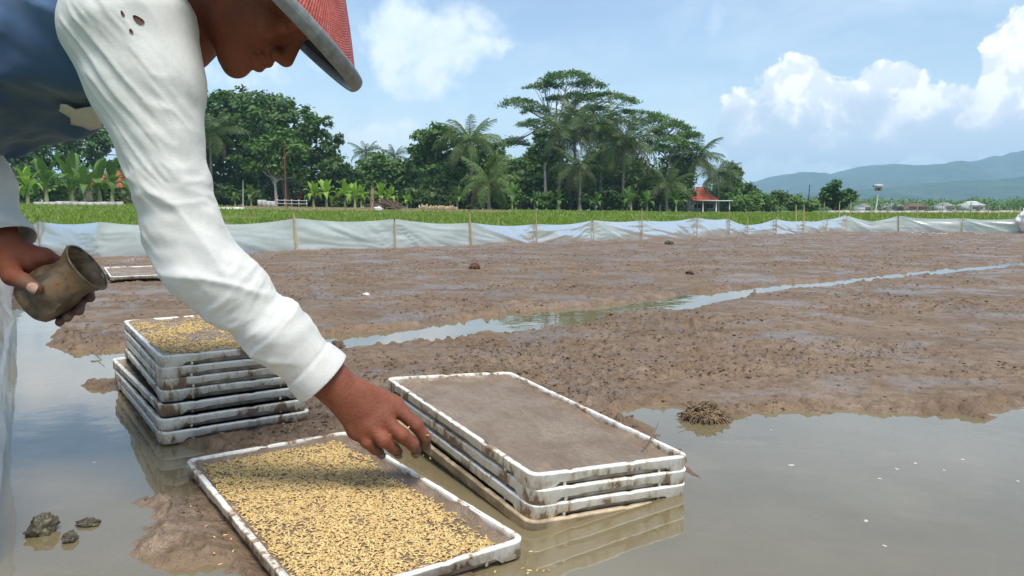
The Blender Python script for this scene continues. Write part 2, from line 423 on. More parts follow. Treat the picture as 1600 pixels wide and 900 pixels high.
# ------------------------------------------------------------------ nursery trays
TW, TL, TH = 0.300, 0.600, 0.0236               # short side, long side, stacking pitch
m_tray, t, out = material('muddy_white_plastic')
co = coords(t); rnd = t.n('ShaderNodeObjectInfo').outputs['Random']
off = t.n('ShaderNodeCombineXYZ', ins={0: t.math('MULTIPLY', rnd, 37.0), 1: t.math('MULTIPLY', rnd, 91.0), 2: t.math('MULTIPLY', rnd, 13.0)}).outputs[0]
q = t.vadd(co, off)
st1 = t.noise(t.vmul(q, (1, 1, 0.5)), 13, 6, 0.66, 0.7)
st2 = t.noise(t.vmul(q, (1, 1, 0.5)), 60, 5, 0.7)
st3 = t.noise(q, 240, 3, 0.6)
sepz = t.n('ShaderNodeSeparateXYZ', ins={0: co}).outputs[2]
lowz = t.ramp(sepz, 0.022, 0.002, 0.0, 0.055, False)
sm = t.math('ADD', t.math('ADD', t.math('MULTIPLY', st1, 0.62), t.math('MULTIPLY', st2, 0.38)), lowz)
col = t.mix(t.ramp(st2, 0.4, 0.7), (0.85, 0.83, 0.76), (0.74, 0.71, 0.61))
col = t.mix(t.ramp(sm, 0.50, 0.57, 0, 0.7), col, (0.56, 0.46, 0.32))
mudm = t.ramp(sm, 0.565, 0.60)
col = t.mix(mudm, col, t.mix(st3, (0.21, 0.135, 0.080), (0.34, 0.235, 0.150)))
col = t.mix(t.ramp(st3, 0.62, 0.70, 0, 0.5), col, (0.30, 0.23, 0.16))
pb = pbsdf(t, out, Base_Color=col, Roughness=t.math('MULTIPLY_ADD', mudm, 0.25, 0.36), Specular_IOR_Level=0.45, Normal=bump(t, t.math('ADD', mudm, t.math('MULTIPLY', st3, 0.4)), 0.5, 0.0012))
pb.inputs['Subsurface Weight'].default_value = 0.0
m_trayin, t, out = material('muddy_shaded_pan')
co = coords(t)
c = t.mix(t.ramp(t.noise(co, 30, 5, 0.6), 0.35, 0.65), (0.19, 0.16, 0.12), (0.34, 0.32, 0.28))  # muddy grey, with the shade of the stacking gaps darkened into the colour
pbsdf(t, out, Base_Color=c, Roughness=0.6, Specular_IOR_Level=0.3)

def rrect_path(hw, hl, rc, ns, nl, nc=6):
    """closed rounded rectangle as points, outward normals, and (side, position) of each sample"""
    P, N, I = [], [], []
    cs = [(hw - rc, -hl + rc, -90), (hw - rc, hl - rc, 0), (-hw + rc, hl - rc, 90), (-hw + rc, -hl + rc, 180)]
    for k, (cx, cy, a0) in enumerate(cs):
        for i in range(nc + 1):
            a = R(a0 + 90 * i / nc); P.append((cx + rc * math.cos(a), cy + rc * math.sin(a))); N.append((math.cos(a), math.sin(a))); I.append((-1, 0))
        nx = cs[(k + 1) % 4]; a = R(a0 + 90); p0 = np.array(P[-1]); a1 = R(nx[2]); p1 = np.array((nx[0] + rc * math.cos(a1), nx[1] + rc * math.sin(a1)))
        m = nl if k % 2 == 0 else ns
        for i in range(1, m):
            P.append(tuple(p0 + (p1 - p0) * i / m)); N.append((math.cos(a), math.sin(a))); I.append((k, i / m))
    return np.array(P), np.array(N), I

def tray_meshes():
    P, N, I = rrect_path(TW / 2, TL / 2, 0.019, 26, 48)
    n = len(P); r_ = np.random.default_rng(3)
    bot = np.zeros(n); outp = np.zeros(n); top = np.full(n, TH)
    for i, (k, u) in enumerate(I):
        if k < 0: bot[i] = 0.0; continue
        e = min(u, 1 - u) * (TL if k % 2 == 0 else TW)
        if e < 0.030: bot[i] = 0.0
        elif e < (0.19 if k % 2 == 0 else 0.075): bot[i] = 0.0078
        else: bot[i] = 0.0100
        step = 8 if k % 2 == 0 else 9
        if i % step == 0 and bot[i] > 0: outp[i] = 0.0010
        if (i + 3) % 11 == 0 and bot[i] > 0: top[i] -= 0.0014
    # wall section: outer bottom, outer mid, outer top chamfer, inner top chamfer, inner bottom
    th = 0.0080
    def ring(inset, z, o=1.0): return np.column_stack([P - N * (inset - outp * o)[:, None] if np.ndim(inset) else P - N * (inset - outp * o)[:, None], z])
    rings = [ring(0.0, bot), ring(0.0, np.maximum(bot, TH - 0.0042)), ring(-0.0009, top - 0.0034), ring(-0.0006, top - 0.0011), ring(0.0010, top), ring(th - 0.001, top), ring(th, top - 0.0012), ring(th, bot)]
    V = np.concatenate(rings); m = len(rings)
    k = np.arange(n); k2 = (k + 1) % n; F = []
    for a in range(m):
        b = (a + 1) % m
        F.append(np.stack([a * n + k, a * n + k2, b * n + k2, b * n + k], 1))
    rim = mesh_np('tray_rim', V, np.concatenate(F))
    # recessed pan: floor and inner skirt
    Pi, Ni, _ = rrect_path(TW / 2 - 0.0060, TL / 2 - 0.0060, 0.015, 8, 12)
    n = len(Pi)
    V = np.concatenate([np.column_stack([Pi, np.full(n, z)]) for z in (0.0012, 0.0190)] + [np.column_stack([Pi * 0.988, np.full(n, z)]) for z in (0.0190, 0.0055)] + [np.array([[0, 0, 0.0055]]), np.array([[0, 0, 0.0012]])])
    k = np.arange(n); k2 = (k + 1) % n
    F4 = [np.stack([a * n + k, a * n + k2, (a + 1) * n + k2, (a + 1) * n + k], 1) for a in range(3)]
    F3 = [np.stack([3 * n + k, 3 * n + k2, np.full(n, 4 * n)], 1), np.stack([k2, k, np.full(n, 4 * n + 1)], 1)]
    pan = mesh_np('tray_pan', V, [np.concatenate(F4), np.concatenate(F3)])
    pg = MB(); pg.box((0, 0, 0.0032), (0.0045, 0.003, 0.0060)); peg = pg.mesh('tray_peg')
    return rim, pan, peg
RIM, PAN, PEG = tray_meshes()
for me, m in ((RIM, m_tray), (PAN, m_trayin), (PEG, m_tray)): me.materials.append(m)
def tray(label, group, corner_xy, yaw, z, tilt=(0, 0), pegs=True, jig=0.0):
    """corner_xy: the corner where both visible sides meet; short side runs along yaw, long side along yaw + 90 degrees"""
    u = np.array([math.cos(yaw), math.sin(yaw)]); v = np.array([-u[1], u[0]])
    c = np.asarray(corner_xy) + u * TW / 2 + v * TL / 2
    t_ = empty('nursery_tray', (c[0], c[1], z + tilt[0] * TW / 2 + tilt[1] * TL / 2), 0, label, 'tray', group)
    t_.rotation_euler = (math.atan(tilt[1]), -math.atan(tilt[0]), yaw)
    obj('rim', RIM, parent=t_); obj('base_pan', PAN, parent=t_)
    if pegs:
        for sx, sy in ((0.30, -1), (-0.30, -1)):
            obj('stacking_peg', PEG, parent=t_, loc=(sx * TW, sy * (TL / 2 - 0.0045), 0))
        for sx, sy in ((-1, 0.36), (-1, -0.36)):
            obj('stacking_peg', PEG, parent=t_, loc=(sx * (TW / 2 - 0.0045), sy * TL, 0), rot=(0, 0, math.pi / 2))
    return t_
ords = ['topmost', 'second from the top', 'third from the top', 'fourth from the top', 'fifth from the top', 'sixth from the top', 'lowest']
# right stack, leaning a little into the water
TILT_R = (-0.0645, 0.0437); RC = np.array([0.028, 1.048]); RY = 0.517
right_trays = []
for k in range(4):
    lab = ['white tray of smooth wet mud on top of the stack by the working hand', 'white tray second from the top of the mud-filled stack by the hand', 'white tray third from the top of the mud-filled stack by the hand', 'brown-stained tray at the waterline, lowest of the mud-filled stack'][k]
    z = -0.0150 + (3 - k) * TH + (0.002 if k == 3 else 0)
    jx = [(0, 0), (0.002, 0.001), (-0.001, 0.002), (-0.004, -0.005)][k]
    right_trays.append(tray(lab, 'trays stacked beside the hand', RC + np.array(jx), RY + (0, 0.004, -0.003, 0.006)[k], z, TILT_R))
# left stack of seven, the lower three set off from the upper four
left_trays = []
for k in range(7):
    up = k < 4
    base = np.array([-0.7017, 1.4868]) if up else np.array([-0.690, 1.446])
    yaw = 0.5811 if up else 0.615
    lab = 'white tray %s in the tall stack of seven under the sleeve' % ords[k]
    if k == 0: lab = 'seed-sown white tray on top of the tall stack of seven'
    if k == 6: lab = 'white tray on the mud, lowest of the tall stack of seven'
    jx = rng.normal(0, 0.0016, 2)
    if k == 4: jx = np.array([-0.004, 0.018])
    if k == 6: jx = np.array([0.008, -0.012])
    left_trays.append(tray(lab, 'trays in the tall stack', base + jx, yaw + rng.normal(0, 0.004) + (0.012 if k == 4 else 0), (6 - k) * TH))
FC = np.array([-0.2268, 0.7927]); FY = 0.6092
front_tray = tray('single white tray full of golden seed lying on the mud', None, FC, FY, 0.0)
p = at(168, 442, 0.02)
far_tray = tray('lone white tray left on the mud near the plastic fence', None, (p[0] + 0.02, p[1]), 0.55, 0.034, (0, 0.03))

# mud in the trays
m_bed, t, out = material('sown_mud')
co = coords(t)
n1 = t.noise(co, 9, 5, 0.6, 0.6); n2 = t.noise(t.vmul(co, (1.6, 0.7, 1)), 48, 6, 0.66, 0.5); n3 = t.noise(co, 300, 3, 0.6)
c = t.mix(t.ramp(n1, 0.3, 0.7), (0.195, 0.138, 0.090), (0.315, 0.234, 0.160))
c = t.mix(t.ramp(n2, 0.52, 0.75, 0, 0.6), c, (0.335, 0.262, 0.19))
c = t.mix(t.ramp(n3, 0.62, 0.75, 0, 0.5), c, (0.09, 0.065, 0.045))
rg = t.math('MULTIPLY_ADD', t.ramp(n1, 0.40, 0.62), -0.30, 0.52)
pbsdf(t, out, Base_Color=c, Roughness=rg, Specular_IOR_Level=0.45, Normal=bump(t, t.math('ADD', n2, t.math('MULTIPLY', n3, 0.3)), 0.9, 0.010))
def mud_bed(parent_tray, label, seed, level=0.0145, amp=0.0035, smear=True):
    nx, ny = 70, 130
    x = np.linspace(-TW / 2 + 0.0054, TW / 2 - 0.0054, nx); y = np.linspace(-TL / 2 + 0.0054, TL / 2 - 0.0054, ny)
    X, Y = np.meshgrid(x, y, indexing='ij'); P = np.stack([X, Y], -1).reshape(-1, 2)
    z = level + amp * (fbm(P / 0.07 + seed, 4, seed) - 0.5) + 0.0028 * (fbm(P / 0.014, 3, seed + 3) - 0.5)
    e = np.minimum(TW / 2 - np.abs(P[:, 0]), TL / 2 - np.abs(P[:, 1])) - 0.0054
    z += np.exp(-e / 0.006) * (0.003 + 0.022 * np.clip(fbm(P / 0.045 + 9, 3, seed + 7) - 0.38, 0, 1) * 2) - np.exp(-(((e - 0.02) / 0.01) ** 2)) * 0.001
    z = np.minimum(z, TH + 0.0006)
    o = obj('mud_bed', mesh_np('mud_bed', np.column_stack([P, z]), grid_faces(nx, ny)[:, ::-1], True), m_bed)
    bpy.context.view_layer.update()
    o.matrix_world = parent_tray.matrix_basis.copy()
    tag(o, label, 'mud', 'beds of wet mud in the trays')
    return o, (lambda Q: np.interp(0, [0], [0]) + level + amp * (fbm(Q / 0.07 + seed, 4, seed) - 0.5) + 0.0028 * (fbm(Q / 0.014, 3, seed + 3) - 0.5))
mud_bed(right_trays[0], 'bare bed of smooth wet mud levelled in the stacked tray', 5, 0.0118, 0.0095)
_, bedF = mud_bed(front_tray, 'bed of mud under golden seed in the single tray', 11, 0.0120, 0.0035)
_, bedL = mud_bed(left_trays[0], 'bed of mud under seed on top of the tall stack', 17, 0.0150, 0.003)
mud_bed(far_tray, 'dried mud left in the lone far tray', 23, 0.012, 0.004)
for k in (1, 2, 3): pass

# rice seed
def grain_arrays(n=6):
    zs = np.array([-1, -0.72, -0.15, 0.45, 0.85, 1.0]); rs = np.array([0, 0.62, 1.0, 0.86, 0.42, 0.0])
    a = np.arange(n) * 2 * math.pi / n; V = [[-1.0, 0, 0]]
    for z, r in zip(zs[1:-1], rs[1:-1]):
        for q in a: V.append([z, r * math.cos(q), r * math.sin(q) * 0.8])
    V.append([1.0, 0, 0.05]); V = np.array(V); m = 4
    k = np.arange(n); k2 = (k + 1) % n
    T3 = [np.stack([np.zeros(n, int), 1 + k2, 1 + k], 1)]
    for i in range(m - 1):
        b = 1 + i * n
        T3 += [np.stack([b + k, b + k2, b + n + k2], 1), np.stack([b + k, b + n + k2, b + n + k], 1)]
    b = 1 + (m - 1) * n
    T3.append(np.stack([b + k, b + k2, np.full(n, len(V) - 1)], 1))
    V[:, 0] *= 0.0038; V[:, 1:] *= 0.00128
    return V, np.concatenate(T3)
GV, GF = grain_arrays(5)
m_grain, t, out = material('rice_husk')
at_ = t.n('ShaderNodeAttribute', attribute_name='tint').outputs['Fac']
rnd = t.math('FRACT', t.math('ADD', at_, t.n('ShaderNodeObjectInfo').outputs['Random']))
c = t.mix(rnd, (0.53, 0.345, 0.115), (0.74, 0.565, 0.265))
c = t.mix(t.ramp(rnd, 0.0, 0.12, 0.6, 0.0), c, (0.34, 0.235, 0.11))
pbsdf(t, out, Base_Color=c, Roughness=0.5, Specular_IOR_Level=0.4, Normal=bump(t, t.noise(coords(t), 900, 2), 0.3, 0.0004))
def grains_on(tray_o, bed, n, seed, dens):
    r_ = np.random.default_rng(seed)
    P = np.column_stack([r_.uniform(-TW / 2 + 0.010, TW / 2 - 0.010, n * 4), r_.uniform(-TL / 2 + 0.010, TL / 2 - 0.010, n * 4)])
    k = r_.random(len(P)) < dens(P); P = P[k][:n]; n = len(P)
    z = bed(P) + 0.0006 + np.abs(r_.normal(0, 0.0009, n))
    yaw = r_.uniform(0, 2 * math.pi, n); pit = r_.normal(0, 0.30, n); sc = r_.uniform(0.78, 1.15, n)
    M = np.array(tray_o.matrix_basis)
    return P, z, yaw, pit, sc, M
def place_grains(P, z, yaw, pit, sc):
    cy, sy, cp, sp = np.cos(yaw), np.sin(yaw), np.cos(pit), np.sin(pit)
    v = GV[None] * sc[:, None, None]
    x = v[..., 0] * cp[:, None] + v[..., 2] * sp[:, None]; zz = -v[..., 0] * sp[:, None] + v[..., 2] * cp[:, None]
    X = x * cy[:, None] - v[..., 1] * sy[:, None] + P[:, 0, None]; Y = x * sy[:, None] + v[..., 1] * cy[:, None] + P[:, 1, None]
    return np.stack([X, Y, zz + z[:, None]], -1)
def grain_stuff(name, label, W, seed):
    n = len(W); V = W.reshape(-1, 3); F = (GF[None] + (np.arange(n) * len(GV))[:, None, None]).reshape(-1, 3)
    me = mesh_np(name, V, F, True)
    a = me.attributes.new('tint', 'FLOAT', 'POINT'); a.data.foreach_set('value', np.repeat(np.random.default_rng(seed).random(n), len(GV)).astype(np.float32))
    return tag(obj(name, me, m_grain), label, 'seed', kind='stuff')
def densF(P):
    e = np.minimum(TW / 2 - np.abs(P[:, 0]), TL / 2 - np.abs(P[:, 1]))
    d = 0.45 + 0.55 * sstep(0.32, 0.52, fbm(P / 0.035, 3, 71)) 
    right = sstep(TW / 2 - 0.018, TW / 2 - 0.050, P[:, 0] + 0.012 * (fbm(P / 0.04, 2, 5) - 0.5) * 2)
    lft = sstep(-TW / 2 + 0.012, -TW / 2 + 0.03, P[:, 0]); top_ = sstep(TL / 2 - 0.012, TL / 2 - 0.035, P[:, 1]); low_ = sstep(-TL / 2 + 0.012, -TL / 2 + 0.03, P[:, 1])
    return d * right * lft * top_ * low_
m_trayb = simple('brown_stained_plastic', (0.42, 0.33, 0.21), 0.55, 0.5, 22, 0.001)
rb_ = RIM.copy(); rb_.materials.clear(); rb_.materials.append(m_trayb)
for ch_ in right_trays[3].children:
    if ch_.name.startswith('rim'): ch_.data = rb_
bpy.context.view_layer.update()
P, z, yaw, pit, sc, M = grains_on(front_tray, bedF, 13500, 81, densF)
Wl = place_grains(P, z, yaw, pit, sc); Mw = M
cen = np.column_stack([P, z]) @ Mw[:3, :3].T + Mw[:3, 3]
# the 300 grains that show largest in view are single objects, the rest one carpet
dep = np.linalg.norm(cen - np.array([0, 0, CAMH]), axis=1)
px = 800 + FPX * cen[:, 0] / cen[:, 1]; py_ = 328 + FPX * (CAMH - cen[:, 2]) / cen[:, 1]
vis = (py_ < 880) & (px > 300)
order = np.argsort(np.where(vis, dep, 1e9)); near_i = order[:292]; rest = np.setdiff1d(np.arange(len(P)), near_i)
grain_stuff('rice_seed_carpet', 'carpet of golden rice seed spread over the single tray', Wl[rest] @ Mw[:3, :3].T + Mw[:3, 3], 1)
gme = mesh_np('rice_grain', GV, GF, True); gme.materials.append(m_grain)
Mrot = front_tray.matrix_basis.to_3x3()
for i in near_i:
    o = bpy.data.objects.new('rice_grain', gme); C.objects.link(o)
    o.matrix_basis = Matrix.Translation(Vector(cen[i])) @ (Mrot @ Matrix.Rotation(yaw[i], 3, 'Z') @ Matrix.Rotation(pit[i], 3, 'Y') * sc[i]).to_4x4()
    o['label'] = 'golden rice grain lying at the near end of the single seed tray'; o['category'] = 'grain'; o['group'] = 'grains at the near end of the seed tray'
def densL(P):
    return 0.15 + 0.85 * sstep(0.40, 0.55, fbm(P / 0.05 + 3, 3, 91))
P, z, yaw, pit, sc, M = grains_on(left_trays[0], bedL, 4200, 82, densL)
grain_stuff('rice_seed_carpet', 'golden rice seed scattered over the top of the tall stack', place_grains(P, z, yaw, pit, sc) @ M[:3, :3].T + M[:3, 3], 2)
# ------------------------------------------------------------------ plastic sheet fence on bamboo stakes
m_film, t, out = material('plastic_film')
p = wpos(t)
n = t.noise(t.vmul(p, (1, 1, 2.5)), 2.5, 5, 0.6, 0.4)
base = t.mix(t.ramp(n, 0.3, 0.7), (0.74, 0.78, 0.82), (0.86, 0.88, 0.90))
zz = t.n('ShaderNodeSeparateXYZ', ins={0: p}).outputs[2]
dirt = t.ramp(t.math('ADD', zz, t.math('MULTIPLY', t.noise(p, 9, 4, 0.6), 0.10)), 0.075, 0.03)
base = t.mix(t.math('MULTIPLY', dirt, 0.4), base, (0.34, 0.27, 0.20))
dif = t.n('ShaderNodeBsdfDiffuse', ins={'Color': base}); trl = t.n('ShaderNodeBsdfTranslucent', ins={'Color': base})
ml = t.n('ShaderNodeMixShader', ins={0: 0.40, 1: dif.outputs[0], 2: trl.outputs[0]})
trn = t.n('ShaderNodeBsdfTransparent', ins={'Color': (0.93, 0.95, 0.97)})
ms = t.n('ShaderNodeMixShader', ins={0: 0.30, 1: ml.outputs[0], 2: trn.outputs[0]})
gl = t.n('ShaderNodeBsdfGlossy', ins={'Color': (0.95, 0.97, 1.0), 'Roughness': 0.27})
fr = t.n('ShaderNodeFresnel', ins={'IOR': 1.5})
mf = t.n('ShaderNodeMixShader', ins={0: t.math('MULTIPLY_ADD', fr.outputs[0], 0.6, 0.02), 1: ms.outputs[0], 2: gl.outputs[0]})
t.nt.links.new(mf.outputs[0], out.inputs[0])
m_bamboo = simple('bamboo', (0.42, 0.33, 0.19), 0.6, 0.3, 14, 0.0, 0.5)
m_wood = simple('weathered_wood', (0.21, 0.155, 0.105), 0.85, 0.35, 18, 0.004, 0.3)

def film(name, label, pts, tops, seed, nu_per_m=26, nv=26, wr=0.030):
    """sheet hung from top points tops[i] (heights) over base points pts[i]; creases fan out from where it is tied"""
    pts = np.array(pts, float); tops = np.array(tops, float)
    seg = np.linalg.norm(np.diff(pts, axis=0), axis=1); s = np.concatenate([[0], np.cumsum(seg)])
    nu = int(s[-1] * nu_per_m); u = np.linspace(0, s[-1], nu)
    base = np.column_stack([np.interp(u, s, pts[:, 0]), np.interp(u, s, pts[:, 1])])
    # sag between the ties
    k = np.clip(np.searchsorted(s, u, side='right') - 1, 0, len(seg) - 1); f = (u - s[k]) / seg[k]
    top = np.interp(u, s, tops) - 0.030 * np.minimum(seg[k], 1.4) * np.sin(np.pi * f)
    tan = np.gradient(base, axis=0); tan /= np.linalg.norm(tan, axis=1)[:, None] + 1e-9
    nor = np.column_stack([tan[:, 1], -tan[:, 0]])
    v = np.linspace(0, 1, nv)
    U, Vv = np.meshgrid(u, v, indexing='ij'); K = np.repeat(k[:, None], nv, 1); Fr = np.repeat(f[:, None], nv, 1)
    # creases: radial from the tie at one end of each bay, alternating
    r_ = np.random.default_rng(seed); sgn = r_.integers(0, 2, len(seg)); am = r_.uniform(0.4, 1.2, len(seg))
    tx = np.where(sgn[K] == 0, Fr, 1 - Fr) * seg[K]; ty = np.where(sgn[K] == 0, 1 - Vv, np.where(am[K] > 0.8, Vv, 1 - Vv)) * 0.4
    ang = np.arctan2(ty + 0.01, tx + 0.02); rad = np.hypot(tx, ty)
    cre = fbm(np.stack([ang.ravel() * 9 + K.ravel() * 13.7, rad.ravel() * 1.1], -1), 3, seed).reshape(U.shape)
    cre2 = fbm(np.stack([U.ravel() * 1.3, Vv.ravel() * 3 + U.ravel() * 0.8], -1), 3, seed + 5).reshape(U.shape)
    ridge = np.abs(2 * cre - 1)
    off = wr * am[K] * (ridge - 0.25) * np.clip(np.sin(np.pi * np.clip(Vv, 0.02, 0.98)) ** 0.5 + 0.15, 0, 1) + 0.03 * (cre2 - 0.5) * np.sin(np.pi * Vv)
    bow = (0.03 if wr > 0.02 else 0.008) * np.sin(np.pi * Vv) * np.sin(np.pi * Fr)
    z0 = -0.03
    Z = z0 + (top[:, None] - z0) * Vv
    X = base[:, 0, None] + nor[:, 0, None] * (off + bow); Y = base[:, 1, None] + nor[:, 1, None] * (off + bow)
    o = obj(name, mesh_np(name, np.stack([X, Y, Z], -1).reshape(-1, 3), grid_faces(nu, nv), True), m_film)
    return tag(o, label, 'plastic sheet')
top_px = {62: 346, 160: 347, 300: 349, 465: 341, 618: 342, 738: 348, 838: 350, 928: 344, 1003: 344, 1087: 340, 1138: 342, 1167: 352, 1211: 342, 1255: 345, 1289: 343, 1320: 336, 1403: 337, 1501: 341, 1590: 341, 1720: 341}
ftops = []
for (x, y), q in zip(fence_px, far_line): ftops.append(atd(x, top_px[x], q[1])[2])
# an extra low dip between the two stakes near the kink
i = fence_px.index((1320, 362.5)); mid = (np.array(far_line[i]) + np.array(far_line[i + 1])) / 2
far_pts = list(far_line); far_pts.insert(i + 1, tuple(mid)); ft2 = list(ftops); ft2.insert(i + 1, atd(1362, 346, mid[1])[2])
film('plastic_fence_sheet', 'long sagging clear plastic sheet fencing the far side of the mud', far_pts, ft2, 5)
near_pts = [(-1.25, -1.6), (-0.83, 0.30), (-0.660, 0.93), (-1.296, 1.89), (-2.36, 3.55), (-3.61, 5.45), tuple(far_line[0])]
film('plastic_fence_sheet', 'clear plastic sheet running along the water beside the farmer', near_pts, [0.36, 0.36, 0.33, 0.27, 0.33, 0.36, ftops[0]], 9, 40, 30, 0.012)
# roll of spare sheet at the far right end
mb = MB(); q0 = at(1592, 352, 0.2)
def stake(xy, top, label, r=0.011, lean=(0, 0), group='bamboo stakes holding the plastic fence', mat_=None, z0=-0.12):
    mb = MB(); h = top - z0; n = 9
    zz_ = np.linspace(0, h, n); pts = np.column_stack([lean[0] * zz_ / h + 0.004 * np.sin(zz_ * 9), lean[1] * zz_ / h, zz_])
    rad = r * (1 - 0.22 * zz_ / h); rad[::2] *= 1.10
    mb.tube(pts, rad, 8)
    t_ = obj('bamboo_stake', mb.mesh('bamboo_stake', True), mat_ or m_bamboo, None, (xy[0], xy[1], z0))
    return tag(t_, label, 'stake', group)
stake_top = {62: 338, 465: 327, 618: 341, 738: 327, 838: 325, 928: 342, 1003: 325, 1087: 332, 1138: 327, 1167: 335, 1211: 333, 1255: 318, 1289: 341, 1320: 335, 1403: 336, 1501: 330, 1590: 322}
desc = {62: 'slanting stake at the corner where the two plastic sheets meet', 465: 'bamboo stake poking above the sheet below the lime banana plants', 738: 'bamboo stake on the fence below the tall coconut palm', 838: 'bamboo stake on the fence below the flat-topped tree', 1003: 'tall thin stake on the fence below the palm cluster',
        1138: 'bamboo stake on the fence beside the red-roofed hut', 1255: 'tall bamboo stake standing well above the dipping sheet',
        618: 'short stake level with the sheet top below the brush pile', 928: 'short stake level with the sheet top below the palm cluster', 1087: 'thin stake on the fence just left of the red-roofed hut', 1167: 'short stake where the plastic sheet sags lowest', 1211: 'stake propping the sheet into a peak beside its lowest sag',
        1289: 'short stake on the fence below the two-headed tree', 1320: 'stake at the kink where the far sheet turns', 1403: 'stake lifting the sheet to a peak near the birdhouse pole', 1501: 'stake on the last straight stretch of sheet under the hills', 1590: 'end stake beside the bunched white plastic'}
for (x, y), q in zip(fence_px, far_line):
    if x not in stake_top: continue
    top = atd(x, stake_top[x], q[1] - 0.03)[2]
    lean = (0.03 if x == 62 else rng.normal(0, 0.012), rng.normal(0, 0.01))
    stake((q[0], q[1] - 0.035), top, desc.get(x, 'thin bamboo stake tied to the long plastic sheet'), 0.013 if x in (465, 738) else 0.010, lean)
stake((-0.70, 0.90), 0.35, 'bamboo stake pressed against the plastic sheet beside the water', 0.009)
stake((-2.41, 3.57), 0.36, 'bamboo stake halfway along the sheet beside the water', 0.012)
# ------------------------------------------------------------------ vegetation
def foliage(name, dark, light, scale=0.5, trans=0.25, yellow=None):
    m, t, out = material(name); p = wpos(t)
    c = t.mix(t.ramp(t.noise(p, scale, 3, 0.6), 0.3, 0.7), dark, light)
    c = t.mix(t.ramp(t.noise(p, 9.0, 2, 0.6), 0.35, 0.7, 0, 0.5), c, tuple(min(1, x * 1.5) for x in light))
    if yellow: c = t.mix(t.ramp(t.noise(p, 0.8, 3, 0.7), 0.58, 0.7), c, yellow)
    b = t.n('ShaderNodeBsdfPrincipled', ins={'Base Color': c, 'Roughness': 0.55, 'Specular IOR Level': 0.35})
    tr = t.n('ShaderNodeBsdfTranslucent', ins={'Color': t.mix(1.0, c, (1.15, 1.25, 0.6), 'MULTIPLY')})
    mx = t.n('ShaderNodeMixShader', ins={0: trans, 1: b.outputs[0], 2: tr.outputs[0]})
    t.nt.links.new(mx.outputs[0], out.inputs[0]); return m
m_fdark = foliage('dark_leaves', (0.036, 0.084, 0.018), (0.082, 0.155, 0.034))
m_fmid = foliage('green_leaves', (0.058, 0.122, 0.022), (0.105, 0.195, 0.040))
m_flight = foliage('light_leaves', (0.085, 0.165, 0.030), (0.135, 0.230, 0.050))
m_falb = foliage('feathery_leaves', (0.060, 0.125, 0.026), (0.120, 0.215, 0.050))
m_palm = foliage('palm_leaves', (0.060, 0.110, 0.024), (0.115, 0.180, 0.042), 1.2, 0.2, (0.23, 0.20, 0.06))
m_palmd = foliage('dark_palm_leaves', (0.038, 0.074, 0.017), (0.085, 0.128, 0.032), 1.2, 0.2, (0.20, 0.155, 0.06))
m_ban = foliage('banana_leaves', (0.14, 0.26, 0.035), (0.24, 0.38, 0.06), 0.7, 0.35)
m_band = foliage('dark_banana_leaves', (0.055, 0.12, 0.022), (0.11, 0.20, 0.04), 0.7, 0.3)  # darker green than the lime banana plants
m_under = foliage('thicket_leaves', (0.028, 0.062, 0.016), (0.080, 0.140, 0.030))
m_bark = simple('bark', (0.20, 0.165, 0.125), 0.9, 0.4, 5, 0.02)
m_barkp = simple('pale_bark', (0.40, 0.37, 0.31), 0.85, 0.3, 4, 0.02)
m_dead = simple('dead_frond', (0.16, 0.115, 0.06), 0.9, 0.3, 5)

def leaf_quads(cen, nrm_bias, size, r_, aspect=0.55):
    """one bent leaf-sized quad per centre"""
    n = len(cen); d = r_.normal(size=(n, 3)); d /= np.linalg.norm(d, axis=1)[:, None]
    up = r_.normal(size=(n, 3)) * 0.75 + nrm_bias; up /= np.linalg.norm(up, axis=1)[:, None]
    a = np.cross(up, d); a /= np.linalg.norm(a, axis=1)[:, None] + 1e-9; b = np.cross(up, a)
    s = size * r_.uniform(0.6, 1.3, n)[:, None]
    V = np.stack([cen - a * s, cen - b * s * aspect + up * s * 0.12, cen + a * s, cen + b * s * aspect + up * s * 0.12], 1)
    return V.reshape(-1, 3), np.arange(n * 4).reshape(-1, 4)
def crown_mesh(name, blobs, nclump, per, leaf, seed, clump_r=0.5, shell=0.5, flat=1.0):
    """blobs: (x, y, z, rx, ry, rz); leaf clumps spread through each blob's outer volume"""
    r_ = np.random.default_rng(seed); vol = np.array([(b[3] * b[4] * b[5]) ** 0.67 for b in blobs]); pr = vol / vol.sum()
    Vs = []
    k = r_.choice(len(blobs), nclump, p=pr); B = np.array(blobs)[k]
    d = r_.normal(size=(nclump, 3)); d /= np.linalg.norm(d, axis=1)[:, None]
    rad = shell + (1 - shell) * r_.random(nclump) ** 0.6
    rad *= 0.82 + 0.36 * fbm(d * 2.1 + k[:, None] * 5, 2, seed)
    cc = B[:, :3] + d * rad[:, None] * B[:, 3:6]
    cr = clump_r * r_.uniform(0.55, 1.35, nclump)
    o = r_.normal(size=(nclump, per, 3)) * 0.5; o[..., 2] *= 0.55 * flat
    pts = cc[:, None] + o * cr[:, None, None]
    bias = np.repeat((d * 0.8 + np.array([0, 0, 0.9]))[:, None], per, 1).reshape(-1, 3)
    V, F = leaf_quads(pts.reshape(-1, 3), bias, leaf, r_)
    return mesh_np(name, V, F)
